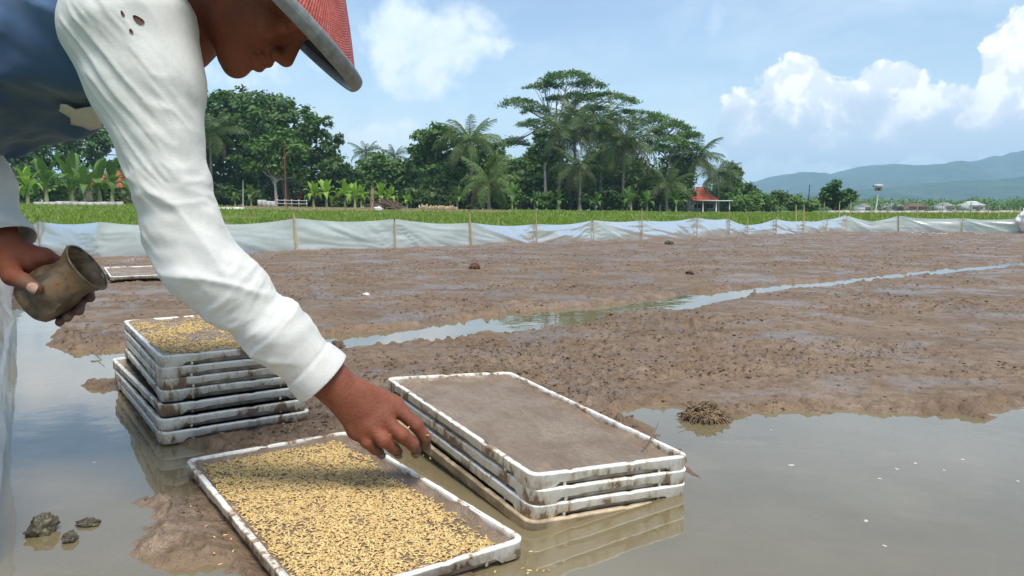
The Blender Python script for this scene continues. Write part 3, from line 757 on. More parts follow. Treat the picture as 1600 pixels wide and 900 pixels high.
def limbs(mb, base, tips, r0, seed, trunk_top=None, n=7):
    """tapered trunk to trunk_top and limbs to each tip"""
    r_ = np.random.default_rng(seed); base = np.array(base, float)
    tt = np.array(trunk_top if trunk_top is not None else base + [0, 0, 3.0], float)
    mid = (base + tt) / 2 + r_.normal(0, 0.04, 3) * np.linalg.norm(tt - base) * [1, 1, 0]
    tr = bez(base, mid, tt, 9); mb.tube(tr, np.linspace(r0 * 1.15, r0 * 0.62, 9), n)
    for tip in tips:
        tip = np.array(tip, float); s = tr[r_.integers(5, 9)]
        m_ = s * 0.45 + tip * 0.55 + np.array([r_.normal(0, 0.3), r_.normal(0, 0.3), -0.12 * np.linalg.norm(tip - s)])
        pts = bez(s, m_, tip, 8); mb.tube(pts, np.linspace(r0 * 0.45, r0 * 0.10, 8), 5)
        for _ in range(2):
            q = pts[r_.integers(3, 7)]; e = q + (tip - s) * 0.35 + r_.normal(0, 0.55, 3)
            mb.tube(bez(q, (q + e) / 2 + [0, 0, 0.1], e, 5), np.linspace(r0 * 0.2, r0 * 0.05, 5), 4)
SC = lambda Y: Y / FPX
def ground_pt(px, Y):
    x = (px - 800) / FPX * Y
    return np.array([x, Y, gz(x, Y)])
def zpix(py, Y): return CAMH + (HZ - py) / FPX * Y
def leafy_tree(name, label, px, Y, blobs_px, mat_, seed, nclump, per=26, leaf=0.28, r0=0.22, trunk_top=None, bark=None, clump_r=0.6, cat='tree', group=None, shell=0.5, flat=1.0):
    """blobs_px: (px, py, rx, rz) of crown masses as they stand at distance Y; depth taken from their width"""
    g = ground_pt(px, Y); r_ = np.random.default_rng(seed); bl = []
    for (bx, by, rx, rz) in blobs_px:
        bl.append(((bx - 800) / FPX * Y - g[0], r_.normal(0, 0.35) * rx * SC(Y), zpix(by, Y) - g[2], rx * SC(Y), rx * SC(Y) * 0.85, rz * SC(Y)))
    e = empty(name, tuple(g), 0, label, cat, group)
    mb = MB(); tt = trunk_top
    if tt is None: tt = (np.mean([b[0] for b in bl]) * 0.5, 0, min(b[2] for b in bl) * 0.85)
    else: tt = ((tt[0] - 800) / FPX * Y - g[0], 0, zpix(tt[1], Y) - g[2])
    limbs(mb, (0, 0, -0.15), [b[:3] for b in bl], r0, seed, tt)
    obj('trunk', mb.mesh('trunk', True), bark or m_bark, e)
    obj('crown', crown_mesh('crown', bl, nclump, per, leaf, seed, clump_r, shell, flat), mat_, e)
    return e

# ---- palms: fronds are single parts sharing a few meshes
def frond_mesh(length, droop, seed, npair=26):
    r_ = np.random.default_rng(seed); n = 14; t_ = np.linspace(0, 1, n)
    x = length * (t_ - 0.16 * t_ ** 3 * droop); z = length * (0.30 * t_ - (0.42 * droop) * t_ ** 2.2)
    mid = np.column_stack([x, np.zeros(n), z]); mb = MB(); mb.tube(mid, np.linspace(0.05, 0.012, n), 4, False)
    V = []; s = np.linspace(0.12, 0.99, npair)
    for k, q in enumerate(s):
        p = np.array([np.interp(q, t_, mid[:, i]) for i in range(3)])
        p2 = np.array([np.interp(min(q + 0.03, 1), t_, mid[:, i]) for i in range(3)])
        tg = (p2 - p) / (np.linalg.norm(p2 - p) + 1e-9) if q < 0.985 else np.array([0.9, 0, -0.4])
        L = length * 0.23 * (math.sin(math.pi * min(1, q * 0.9 + 0.12)) ** 0.6) * r_.uniform(0.8, 1.15)
        for sd in (-1, 1):
            out_ = np.array([0.42, sd * 0.86, -0.30 + r_.normal(0, 0.12)]); out_ /= np.linalg.norm(out_)
            tip = p + out_ * L + np.array([0, 0, -0.36 * L * droop]); m_ = p + out_ * L * 0.55
            wv = tg * 0.034 * length / 4
            V += [p - wv, p + wv, m_ + wv * 1.1, m_ - wv * 1.1, m_ - wv * 1.1, m_ + wv * 1.1, tip + wv * 0.2, tip - wv * 0.2]
    V = np.array(V); mb.add(V, np.arange(len(V)).reshape(-1, 4))
    return mb.mesh('frond')
FRONDS = {}
for key, m_ in (('g', m_palm), ('d', m_palmd), ('x', m_dead)):
    FRONDS[key] = []
    for i, dr in enumerate((0.7, 1.15, 1.7)):
        me = frond_mesh(4.0, dr, 40 + i); me.materials.append(m_); FRONDS[key].append(me)
def palm(label, px, Y, top_py, seed, key='g', size=1.0, nf=20, lean=0.0, dead=3, group='coconut palms among the village trees', up=1.0, base_px=None):
    r_ = np.random.default_rng(seed)
    g = ground_pt(base_px if base_px is not None else px + lean, Y)
    top = np.array([(px - 800) / FPX * Y - g[0], 0, zpix(top_py, Y) - g[2]])
    e = empty('coconut_palm', tuple(g), 0, label, 'palm', group)
    mb = MB(); pts = bez((0, 0, -0.15), (top[0] * 0.15, 0.1, top[2] * 0.55), top, 12)
    rad = np.linspace(0.17, 0.10, 12); rad[0] = 0.26; rad[1] = 0.19; mb.tube(pts, rad, 8)
    obj('trunk', mb.mesh('trunk', True), m_bark, e)
    nf = int(nf * 1.0)
    for k in range(nf):
        a = k * 2.399 + r_.normal(0, 0.15); f = k / max(1, nf - 1)
        pitch = R(64 * up - 84 * f ** 0.9 + r_.normal(0, 6)); d_ = 0 if f < 0.3 else (1 if f < 0.7 else 2)
        s = size * r_.uniform(0.85, 1.1) * (0.8 if f < 0.15 else 1)
        o = obj('frond', FRONDS['x' if k >= nf - (dead + 1) // 4 else key][d_], None, e, tuple(top), None, (s, s, s))
        o.rotation_euler = (r_.normal(0, 0.15), -pitch + R(12), a)
    return e
def banana_leaf(length, droop, wd, seed):
    n = 9; t_ = np.linspace(0, 1, n); r_ = np.random.default_rng(seed)
    x = length * (0.75 * t_ - 0.12 * t_ ** 2 * droop); z = length * (0.75 * t_ - 0.70 * droop * t_ ** 2.3)
    w_ = wd * np.array([0.06, 0.10, 0.75, 0.98, 1.0, 0.95, 0.8, 0.5, 0.04]) * r_.uniform(0.9, 1.1, n)
    V = np.concatenate([np.column_stack([x, w_ / 2, z + w_ * 0.12]), np.column_stack([x, 0 * x, z]), np.column_stack([x, -w_ / 2, z + w_ * 0.12])])
    k = np.arange(n - 1); F = np.concatenate([np.stack([k, k + 1, n + k + 1, n + k], 1), np.stack([n + k, n + k + 1, 2 * n + k + 1, 2 * n + k], 1)])
    return mesh_np('leaf', V, F, True)
BAN = {}
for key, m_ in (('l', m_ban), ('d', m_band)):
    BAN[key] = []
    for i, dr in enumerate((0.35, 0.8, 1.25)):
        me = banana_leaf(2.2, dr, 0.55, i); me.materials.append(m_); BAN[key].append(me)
m_bstem = simple('banana_stem', (0.24, 0.25, 0.12), 0.8, 0.4, 6)
def banana(label, px, Y, top_py, seed, key='l', nl=11, group='banana plants'):
    r_ = np.random.default_rng(seed); g = ground_pt(px, Y); h = zpix(top_py, Y) - g[2]
    e = empty('banana_plant', tuple(g), r_.uniform(0, 6.28), label, 'plant', group)
    sh = h * 0.42; s = h * 0.58 / 1.75; mb = MB(); mb.tube(np.array([[0, 0, -0.1], [0.02, 0, sh * 0.5], [0.0, 0.03, sh]]), [0.13 * s + 0.03, 0.10 * s + 0.02, 0.05], 7)
    obj('stem', mb.mesh('stem', True), m_bstem, e)
    for k in range(nl):
        f = k / (nl - 1); o = obj('leaf', BAN[key][min(2, int(f * 3))], None, e, (0, 0, sh), None, (s, s, s))
        o.rotation_euler = (r_.normal(0, 0.12), -R(44 - 66 * f + r_.normal(0, 7)), k * 2.4 + r_.normal(0, 0.2))
    return e
def shrub(label, px, Y, top_py, wpx, mat_, seed, nclump=60, leaf=0.22, group='shrubs along the village edge', cat='shrub', name='leafy_shrub'):
    g = ground_pt(px, Y); h = max(0.5, zpix(top_py, Y) - g[2]); w_ = wpx * SC(Y) / 2
    e = empty(name, tuple(g), 0, label, cat, group); mb = MB(); r_ = np.random.default_rng(seed)
    for k in range(5):
        tip = np.array([r_.normal(0, 0.4) * w_, r_.normal(0, 0.4) * w_, h * r_.uniform(0.5, 0.85)]); mb.tube(bez((0, 0, -0.1), tip * [0.2, 0.2, 0.5], tip, 6), np.linspace(0.05, 0.015, 6), 5)
    obj('stem', mb.mesh('stem', True), m_bark, e)
    bl = [(r_.normal(0, 0.28) * w_, r_.normal(0, 0.3) * w_, h * q, w_ * r_.uniform(0.5, 0.8), w_ * 0.7, h * r_.uniform(0.28, 0.36)) for q in (0.32, 0.45, 0.6, 0.68)]
    obj('crown', crown_mesh('crown', bl, nclump, 20, leaf, seed, min(0.55, 0.35 * h), 0.35), mat_, e)
    return e

# ---- big dark tree group behind the farmer's face
leafy_tree('broadleaf_tree', 'huge dark round-crowned tree with dense glossy leaves', 455, 88, [(395, 190, 62, 42), (455, 205, 60, 45), (498, 225, 38, 48), (350, 215, 55, 45), (430, 245, 70, 40), (500, 262, 34, 30), (370, 258, 50, 40), (402, 168, 40, 24), (440, 172, 30, 18), (345, 172, 32, 22)], m_fdark, 101, 760, 26, 0.30, 0.42, (445, 270), clump_r=0.75)
leafy_tree('broadleaf_tree', 'dark leafy tree standing behind the sleeve beside the drooping palm', 300, 92, [(290, 215, 60, 45), (330, 255, 50, 40), (265, 250, 50, 40), (310, 185, 40, 30)], m_fdark, 102, 340, 26, 0.30, 0.35, clump_r=0.75)
leafy_tree('broadleaf_tree', 'dark wooded tree under the blue shirt above the banana plants', 110, 95, [(70, 235, 60, 35), (130, 225, 55, 35), (175, 235, 45, 40), (30, 250, 45, 35)], m_fdark, 103, 330, 26, 0.30, 0.35, clump_r=0.75)
leafy_tree('forked_tree', 'slim light green tree with forked pale trunk before the dark tree', 434, 76, [(412, 232, 20, 17), (448, 222, 24, 16), (465, 240, 20, 18), (408, 262, 22, 12), (450, 258, 22, 14), (470, 272, 16, 10), (395, 225, 10, 10)], m_fmid, 104, 150, 24, 0.24, 0.16, (432, 275), m_barkp, 0.55)
leafy_tree('broadleaf_tree', 'low round dark tree beside the lime banana plants', 532, 84, [(525, 265, 24, 18), (545, 278, 18, 16), (515, 280, 18, 18), (535, 290, 22, 14)], m_fdark, 105, 150, 24, 0.26, 0.2, clump_r=0.6)
leafy_tree('broadleaf_tree', 'broad grey-green tree under two small distant palms', 605, 84, [(590, 258, 24, 18), (612, 268, 26, 20), (632, 275, 22, 22), (588, 285, 24, 18), (625, 295, 28, 16)], m_fmid, 106, 260, 24, 0.24, 0.22, clump_r=0.6)
leafy_tree('broadleaf_tree', 'open-crowned tree left of the tall coconut palm', 683, 82, [(665, 222, 22, 18), (690, 212, 20, 14), (705, 235, 24, 22), (672, 248, 22, 18), (690, 275, 32, 22), (655, 240, 12, 12), (715, 262, 18, 18)], m_fmid, 107, 290, 24, 0.25, 0.2, (684, 285), clump_r=0.55)
leafy_tree('broadleaf_tree', 'dense dark tree directly behind the tall coconut palm', 745, 86, [(735, 255, 32, 26), (765, 250, 24, 26), (720, 280, 30, 22), (775, 280, 28, 22)], m_fdark, 108, 300, 24, 0.26, 0.22, clump_r=0.6)
leafy_tree('broadleaf_tree', 'glossy dark tree between the short palm and the flat-topped tree', 812, 86, [(805, 268, 24, 20), (832, 262, 22, 22), (820, 290, 34, 20), (845, 280, 20, 20)], m_fmid, 109, 240, 24, 0.26, 0.2, clump_r=0.6)
leafy_tree('slender_tree', 'slender pale-trunked tree with light airy leaves', 852, 80, [(848, 218, 15, 13), (862, 232, 13, 12), (838, 238, 13, 13), (852, 248, 18, 10)], m_fmid, 110, 90, 20, 0.22, 0.17, (850, 240), m_barkp, 0.5)

# ---- flat-topped umbrella trees
def umbrella_tree(label, px, Y, pads, fork, seed, r0=0.26, base_px=None):
    g = ground_pt(base_px or px, Y); e = empty('umbrella_tree', tuple(g), 0, label, 'tree', 'tall flat-topped trees')
    r_ = np.random.default_rng(seed); mb = MB(); loc = lambda x, y, dy=0: np.array([(x - 800) / FPX * Y - g[0], dy, zpix(y, Y) - g[2]])
    tr = bez((0, 0, -0.15), (loc(*fork) * [0.3, 1, 0.5]), loc(*fork), 12); mb.tube(tr, np.linspace(r0, r0 * 0.55, 12), 8)
    bl = []
    for (x, y, rx, rz) in pads:
        dy = r_.normal(0, 0.5) * rx * SC(Y); tip = loc(x, y + rz * 0.7, dy); s = tr[r_.integers(7, 12)]
        pts = bez(s, s * 0.35 + tip * 0.65 + [0, 0, -0.1 * abs(tip[0] - s[0])], tip, 9); mb.tube(pts, np.linspace(r0 * 0.42, 0.05, 9), 5)
        for q in range(9):
            a = r_.uniform(0, 6.28); rr_ = rx * SC(Y) * r_.uniform(0.45, 0.95); t2 = tip + [math.cos(a) * rr_, math.sin(a) * rr_ * 0.8, rz * SC(Y) * 0.5]; s2 = pts[r_.integers(4, 9)]
            mb.tube(bez(s2, (s2 + t2) / 2 + [0, 0, -0.15], t2, 6), np.linspace(0.06, 0.018, 6), 4)
        bl.append((tip[0], dy, tip[2], rx * SC(Y), rx * SC(Y) * 0.85, rz * SC(Y)))
    obj('trunk', mb.mesh('trunk', True), m_barkp, e)
    # each pad is a thin uneven dome of small feathery leaves
    Vs = []
    for (x, y, z, rx, ry, rz) in bl:
        n = int(30 * rx * ry) + 36; a = r_.uniform(0, 6.28, n); q = np.sqrt(r_.random(n))
        edge = 0.75 + 0.5 * fbm(np.column_stack([np.cos(a) * 2 + x, np.sin(a) * 2 + z]), 3, seed)
        cx = x + np.cos(a) * q * rx * edge; cy = y + np.sin(a) * q * ry * edge
        cz = z + rz * (0.8 - 1.2 * q ** 2) + rz * 0.7 * (fbm(np.column_stack([cx, cy]) * 0.9, 3, seed + 3) - 0.5)
        gap = fbm(np.column_stack([cx, cy]) * 1.3, 2, seed + 9) > 0.46
        cc = np.column_stack([cx, cy, cz])[gap]
        o = r_.normal(size=(len(cc), 11, 3)) * [0.34, 0.34, 0.11]
        Vs.append((cc[:, None] + o).reshape(-1, 3))
    P = np.concatenate(Vs); V, F = leaf_quads(P, np.array([0, 0, 1.3]), 0.15, r_)
    obj('crown', mesh_np('crown', V, F), m_falb, e); return e
umbrella_tree('tallest flat-topped tree with tiered feathery crown and pale trunk', 857, 98, [(885, 122, 42, 13), (850, 135, 26, 8), (915, 132, 24, 10), (812, 158, 30, 10), (835, 172, 22, 9), (940, 152, 52, 11), (925, 168, 30, 9), (805, 218, 22, 10), (832, 195, 24, 8), (792, 222, 14, 8), (868, 155, 16, 6), (905, 145, 25, 8)], (868, 185), 120, 0.32, 862)
umbrella_tree('wide flat-topped tree spreading above the palm cluster', 1000, 100, [(985, 178, 42, 9), (1020, 186, 38, 10), (1045, 198, 30, 10), (960, 190, 34, 9), (1062, 212, 20, 8), (1015, 208, 30, 9), (1005, 222, 26, 8)], (985, 225), 121, 0.28, 968)
umbrella_tree('thin leaning pale tree with small flat crown beside the hut', 1050, 84, [(1045, 218, 24, 9), (1068, 228, 22, 8), (1030, 232, 20, 8), (1052, 245, 26, 9), (1075, 210, 14, 6)], (1046, 245), 122, 0.14, 1029)

# ---- palms
palm('tall coconut palm with upright crown above the dark trees', 735, 78, 222, 201, 'g', 1.15, 26, 4, 3)
palm('small distant coconut palm with ragged crown beside the big dark tree', 575, 105, 240, 202, 'd', 0.75, 16, 0, 2)
palm('small distant coconut palm over the grey-green tree', 618, 105, 246, 203, 'd', 0.75, 15, 0, 2)
palm('coconut palm with drooping tan fronds beside the sleeve', 335, 74, 210, 204, 'd', 1.05, 22, -1, 6)
palm('short palm with pale drooping fronds reaching the ground', 764, 70, 285, 205, 'g', 0.95, 18, 0, 3)
palm('coconut palm rising left in the palm cluster', 880, 80, 215, 206, 'd', 1.15, 26, -10, 5, base_px=872)
palm('high coconut palm behind the palm cluster', 897, 88, 190, 207, 'd', 1.15, 22, 0, 4)
palm('coconut palm in the middle of the palm cluster', 936, 80, 205, 208, 'd', 1.2, 28, 2, 7)
palm('coconut palm with hanging brown fronds right of the cluster', 975, 78, 225, 209, 'd', 1.2, 28, -4, 8)
palm('coconut palm with bent-over fronds behind the wide flat-topped tree', 955, 86, 248, 210, 'g', 0.95, 20, 0, 4)
palm('low coconut palm deep in the palm cluster', 905, 76, 262, 211, 'd', 0.9, 18, 0, 4)
palm('coconut palm leaning over the red-roofed hut', 1085, 84, 248, 212, 'd', 1.1, 22, 0, 3, base_px=1074)
palm('young coconut palm with round crown behind the red-roofed hut', 1120, 92, 275, 213, 'd', 0.95, 20, 0, 2)
palm('low bushy palm among the stems right of the cluster', 1040, 78, 290, 214, 'd', 0.85, 18, 0, 4)

# ---- bananas
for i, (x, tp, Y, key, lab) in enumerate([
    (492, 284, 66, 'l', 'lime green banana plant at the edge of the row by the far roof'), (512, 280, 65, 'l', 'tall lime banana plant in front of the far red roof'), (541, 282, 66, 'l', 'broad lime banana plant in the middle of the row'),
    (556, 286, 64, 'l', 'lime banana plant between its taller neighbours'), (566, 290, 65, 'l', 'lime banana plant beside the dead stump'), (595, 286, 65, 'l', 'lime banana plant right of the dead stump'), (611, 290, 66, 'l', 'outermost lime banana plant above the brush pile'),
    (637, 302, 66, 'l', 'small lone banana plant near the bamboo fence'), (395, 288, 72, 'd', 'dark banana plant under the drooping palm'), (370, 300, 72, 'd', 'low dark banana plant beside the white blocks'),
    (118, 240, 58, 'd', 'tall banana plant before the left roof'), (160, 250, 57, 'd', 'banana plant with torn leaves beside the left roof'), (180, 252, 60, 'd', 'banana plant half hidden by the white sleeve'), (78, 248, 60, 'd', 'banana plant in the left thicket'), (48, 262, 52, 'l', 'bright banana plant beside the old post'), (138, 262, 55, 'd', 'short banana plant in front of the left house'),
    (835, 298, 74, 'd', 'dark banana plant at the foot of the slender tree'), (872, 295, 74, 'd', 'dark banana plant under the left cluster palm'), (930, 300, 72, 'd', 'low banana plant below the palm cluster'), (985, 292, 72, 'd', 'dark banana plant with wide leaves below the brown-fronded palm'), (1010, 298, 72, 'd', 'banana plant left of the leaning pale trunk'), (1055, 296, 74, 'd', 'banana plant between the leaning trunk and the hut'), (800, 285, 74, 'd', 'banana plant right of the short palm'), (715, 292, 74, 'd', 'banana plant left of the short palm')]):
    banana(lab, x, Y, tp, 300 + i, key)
# ---- shrubs and small trees
for i, (x, tp, wd, Y, m_, lab) in enumerate([
    (690, 292, 50, 78, m_under, 'dark shrub below the open-crowned tree'), (735, 288, 50, 76, m_under, 'dark shrub at the foot of the tall palm'), (790, 292, 46, 76, m_fmid, 'green shrub right of the short palm'), (850, 300, 40, 75, m_under, 'dark shrub at the foot of the pale trunk'), (905, 290, 54, 78, m_under, 'shrub under the palm cluster'), (955, 292, 54, 78, m_under, 'dense shrub under the hanging brown fronds'), (1010, 285, 54, 80, m_under, 'dark shrub left of the leaning pale trunk'), (1060, 280, 50, 82, m_under, 'tall dark shrub left of the red-roofed hut'),
    (640, 290, 60, 80, m_under, 'dark shrub above the bamboo fence'), (580, 298, 50, 80, m_under, 'dark shrub behind the dead stump'), (545, 300, 40, 80, m_under, 'shrub behind the lime banana row'), (350, 288, 60, 80, m_under, 'dark shrub under the drooping palm'), (400, 296, 60, 82, m_under, 'dark shrub under the huge dark tree'), (250, 280, 90, 78, m_under, 'shrub hidden behind the sleeve'), (95, 272, 60, 66, m_fmid, 'green shrub before the left house'), (40, 285, 46, 62, m_fmid, 'green shrub beside the old post'), (175, 285, 40, 64, m_under, 'shrub at the corner of the left house'),
    (1150, 285, 36, 96, m_fmid, 'bright shrub right of the red-roofed hut'), (1175, 296, 36, 94, m_flight, 'light green shrub in the cassava patch'), (1200, 304, 34, 94, m_flight, 'pale leafy shrub in the cassava patch beside a dark bush'), (1238, 305, 36, 92, m_flight, 'light shrub right of the small dark bush'), (1262, 312, 30, 92, m_flight, 'low pale shrub near the black pole'), (1160, 306, 40, 88, m_flight, 'low light shrub in front of the bright shrub')]):
    shrub(lab, x, Y, tp, wd, m_, 400 + i, 60)
leafy_tree('broadleaf_tree', 'upright bright green tree right of the young palm', 1142, 98, [(1142, 272, 13, 14), (1146, 288, 13, 12), (1138, 292, 12, 12)], m_fmid, 130, 90, 22, 0.24, 0.15, clump_r=0.5)
leafy_tree('broadleaf_tree', 'small dark bush standing in the light green patch', 1217, 96, [(1214, 306, 10, 7), (1222, 312, 10, 8)], m_fdark, 131, 60, 22, 0.24, 0.12, clump_r=0.5)
leafy_tree('broadleaf_tree', 'dark conical bush beside the upright bright tree', 1170, 99, [(1168, 296, 12, 9), (1172, 308, 14, 10)], m_fdark, 132, 70, 22, 0.24, 0.12, clump_r=0.5)
leafy_tree('broadleaf_tree', 'two-headed dark tree standing alone in the open field', 1303, 74, [(1298, 292, 9, 10), (1293, 304, 15, 11), (1322, 300, 10, 9), (1312, 308, 15, 9), (1305, 318, 20, 8)], m_fdark, 133, 130, 22, 0.20, 0.14, (1303, 318), clump_r=0.42, shell=0.3)
# dark thicket that closes the gaps behind the trees, and the wood before the hills: nobody could count it
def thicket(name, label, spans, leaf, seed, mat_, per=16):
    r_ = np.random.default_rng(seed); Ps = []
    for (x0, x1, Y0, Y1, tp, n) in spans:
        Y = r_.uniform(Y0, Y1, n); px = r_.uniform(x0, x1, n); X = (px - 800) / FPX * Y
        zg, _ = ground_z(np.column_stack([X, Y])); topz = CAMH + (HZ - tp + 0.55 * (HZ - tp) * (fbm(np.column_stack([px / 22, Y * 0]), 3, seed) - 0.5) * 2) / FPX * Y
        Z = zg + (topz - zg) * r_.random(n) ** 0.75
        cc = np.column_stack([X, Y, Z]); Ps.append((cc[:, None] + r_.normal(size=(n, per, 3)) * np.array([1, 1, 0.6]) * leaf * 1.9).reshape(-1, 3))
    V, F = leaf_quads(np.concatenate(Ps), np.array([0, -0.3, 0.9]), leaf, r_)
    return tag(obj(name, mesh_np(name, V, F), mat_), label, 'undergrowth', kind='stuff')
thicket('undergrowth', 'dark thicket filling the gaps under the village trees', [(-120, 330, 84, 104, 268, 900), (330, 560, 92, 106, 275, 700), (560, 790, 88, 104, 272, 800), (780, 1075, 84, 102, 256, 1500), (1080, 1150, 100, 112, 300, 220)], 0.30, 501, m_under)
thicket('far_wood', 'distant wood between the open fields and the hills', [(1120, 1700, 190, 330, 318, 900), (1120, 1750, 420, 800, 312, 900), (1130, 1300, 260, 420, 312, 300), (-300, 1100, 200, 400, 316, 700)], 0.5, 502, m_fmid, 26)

# ---- grass of the field beyond the fence
def grass(n, seed):
    r_ = np.random.default_rng(seed)
    azm = np.radians(r_.uniform(-40, 40, n)); Y = np.exp(r_.uniform(math.log(9.5), math.log(72), n)); X = np.tan(azm) * Y
    P = np.column_stack([X, Y]); zg, d = ground_z(P); yard = (Y > 40 + 8 * fbm(P / 4.0, 2, 3)) & (X / Y > -0.38) & (X / Y < 0.0); k = (d > 0.25) & (fbm(P / 2.5, 3, 8) > 0.36) & ~(yard & (r_.random(n) < 0.93)); P, zg, Y = P[k], zg[k], Y[k]; n = len(P)
    h = r_.uniform(0.05, 0.16, n) * (0.7 + 0.6 * fbm(P / 3.0, 2, 4)); wd = 0.012 + 0.0011 * Y
    a = r_.uniform(0, 6.28, n); dx, dy = np.cos(a) * wd, np.sin(a) * wd; lx = r_.normal(0, 0.35, n) * h; ly = r_.normal(0, 0.35, n) * h
    V = np.stack([np.column_stack([P[:, 0] - dx, P[:, 1] - dy, zg - 0.02]), np.column_stack([P[:, 0] + dx, P[:, 1] + dy, zg - 0.02]), np.column_stack([P[:, 0] + lx, P[:, 1] + ly, zg + h])], 1).reshape(-1, 3)
    return mesh_np('field_grass', V, np.arange(n * 3).reshape(-1, 3))
m_grass = foliage('grass_blades', (0.15, 0.23, 0.036), (0.22, 0.30, 0.055), 0.25, 0.35, (0.25, 0.22, 0.08))
tag(obj('field_grass', grass(90000, 601), m_grass), 'bright green grass of the field behind the plastic fence', 'grass', kind='stuff')

# ---- hills and haze
def hill(name, label, prof, Y, depth, seed, mat_):
    xs = np.linspace(prof[0][0], prof[-1][0], 170); ys = np.interp(xs, [q[0] for q in prof], [q[1] for q in prof])
    X = (xs - 800) / FPX * Y; ridge = (HZ - ys) / FPX * Y
    rows = 44; v = np.linspace(0, 1, rows); V = []
    shape = np.sin(np.clip(v, 0, 1) * math.pi * 0.5) ** 1.15
    for f, s in zip(v, shape):
        yy = Y - depth * (1 - f) + 0 * X; q = np.column_stack([X, yy])
        gul = (fbm(q / np.array([180.0, 420.0]), 4, seed) - 0.5) * 2
        z = ridge * s * (1 + 0.50 * gul * math.sin(math.pi * f)) + ridge * 0.07 * (fbm(q / 38, 3, seed + 2) - 0.5) * (0.3 + f) - 3
        V.append(np.column_stack([X, yy, z]))
    for f in (0.35, 0.0):
        V.append(np.column_stack([X, Y + depth * (1 - f) * 0.6 + 0 * X, ridge * f - 3]))
    o = obj(name, mesh_np(name, np.concatenate(V), grid_faces(rows + 2, len(xs)), True), mat_)
    return tag(o, label, 'hill', kind='structure')
m_hill, t, out = material('forested_slope'); p = wpos(t)
c = t.mix(t.ramp(t.noise(p, 0.012, 6, 0.65), 0.35, 0.65), (0.022, 0.050, 0.020), (0.075, 0.115, 0.040))
c = t.mix(t.ramp(t.noise(p, 0.05, 4, 0.7), 0.45, 0.62, 0, 0.85), c, (0.014, 0.034, 0.012))
pbsdf(t, out, Base_Color=c, Roughness=0.95, Specular_IOR_Level=0.1, Normal=bump(t, t.noise(p, 0.06, 5, 0.7), 1.0, 9.0))
hill('hills', 'long blue forested ridge beyond the fields', [(1040, 330), (1120, 296), (1165, 286), (1200, 275), (1235, 273), (1275, 276), (1310, 267), (1345, 259), (1395, 256), (1440, 258), (1500, 255), (1540, 250), (1565, 247), (1600, 250), (1680, 246), (1800, 252), (2000, 250), (2300, 270), (2600, 330)], 2600, 900, 701, m_hill)
hill('hills', 'low near spur in front of the long ridge', [(1120, 331), (1180, 306), (1260, 298), (1340, 296), (1420, 286), (1500, 285), (1600, 276), (1750, 268), (2000, 280), (2400, 331)], 1700, 600, 702, m_hill)
m_haze = bpy.data.materials.new('haze'); m_haze.use_nodes = True; m_haze.node_tree.nodes.clear(); t = NT(m_haze.node_tree)
out = t.n('ShaderNodeOutputMaterial'); pv = t.n('ShaderNodeVolumePrincipled')
pv.inputs['Color'].default_value = (0.50, 0.75, 1.0, 1); pv.inputs['Density'].default_value = 0.00037; pv.inputs['Anisotropy'].default_value = 0.0
t.nt.links.new(pv.outputs[0], out.inputs['Volume'])
hb = MB(); hb.box((0, 0, 99), (7000, 7000, 200)); hz_o = obj('haze', hb.mesh('haze'), m_haze)
tag(hz_o, 'pale blue haze hanging over the plain', 'haze', kind='stuff')
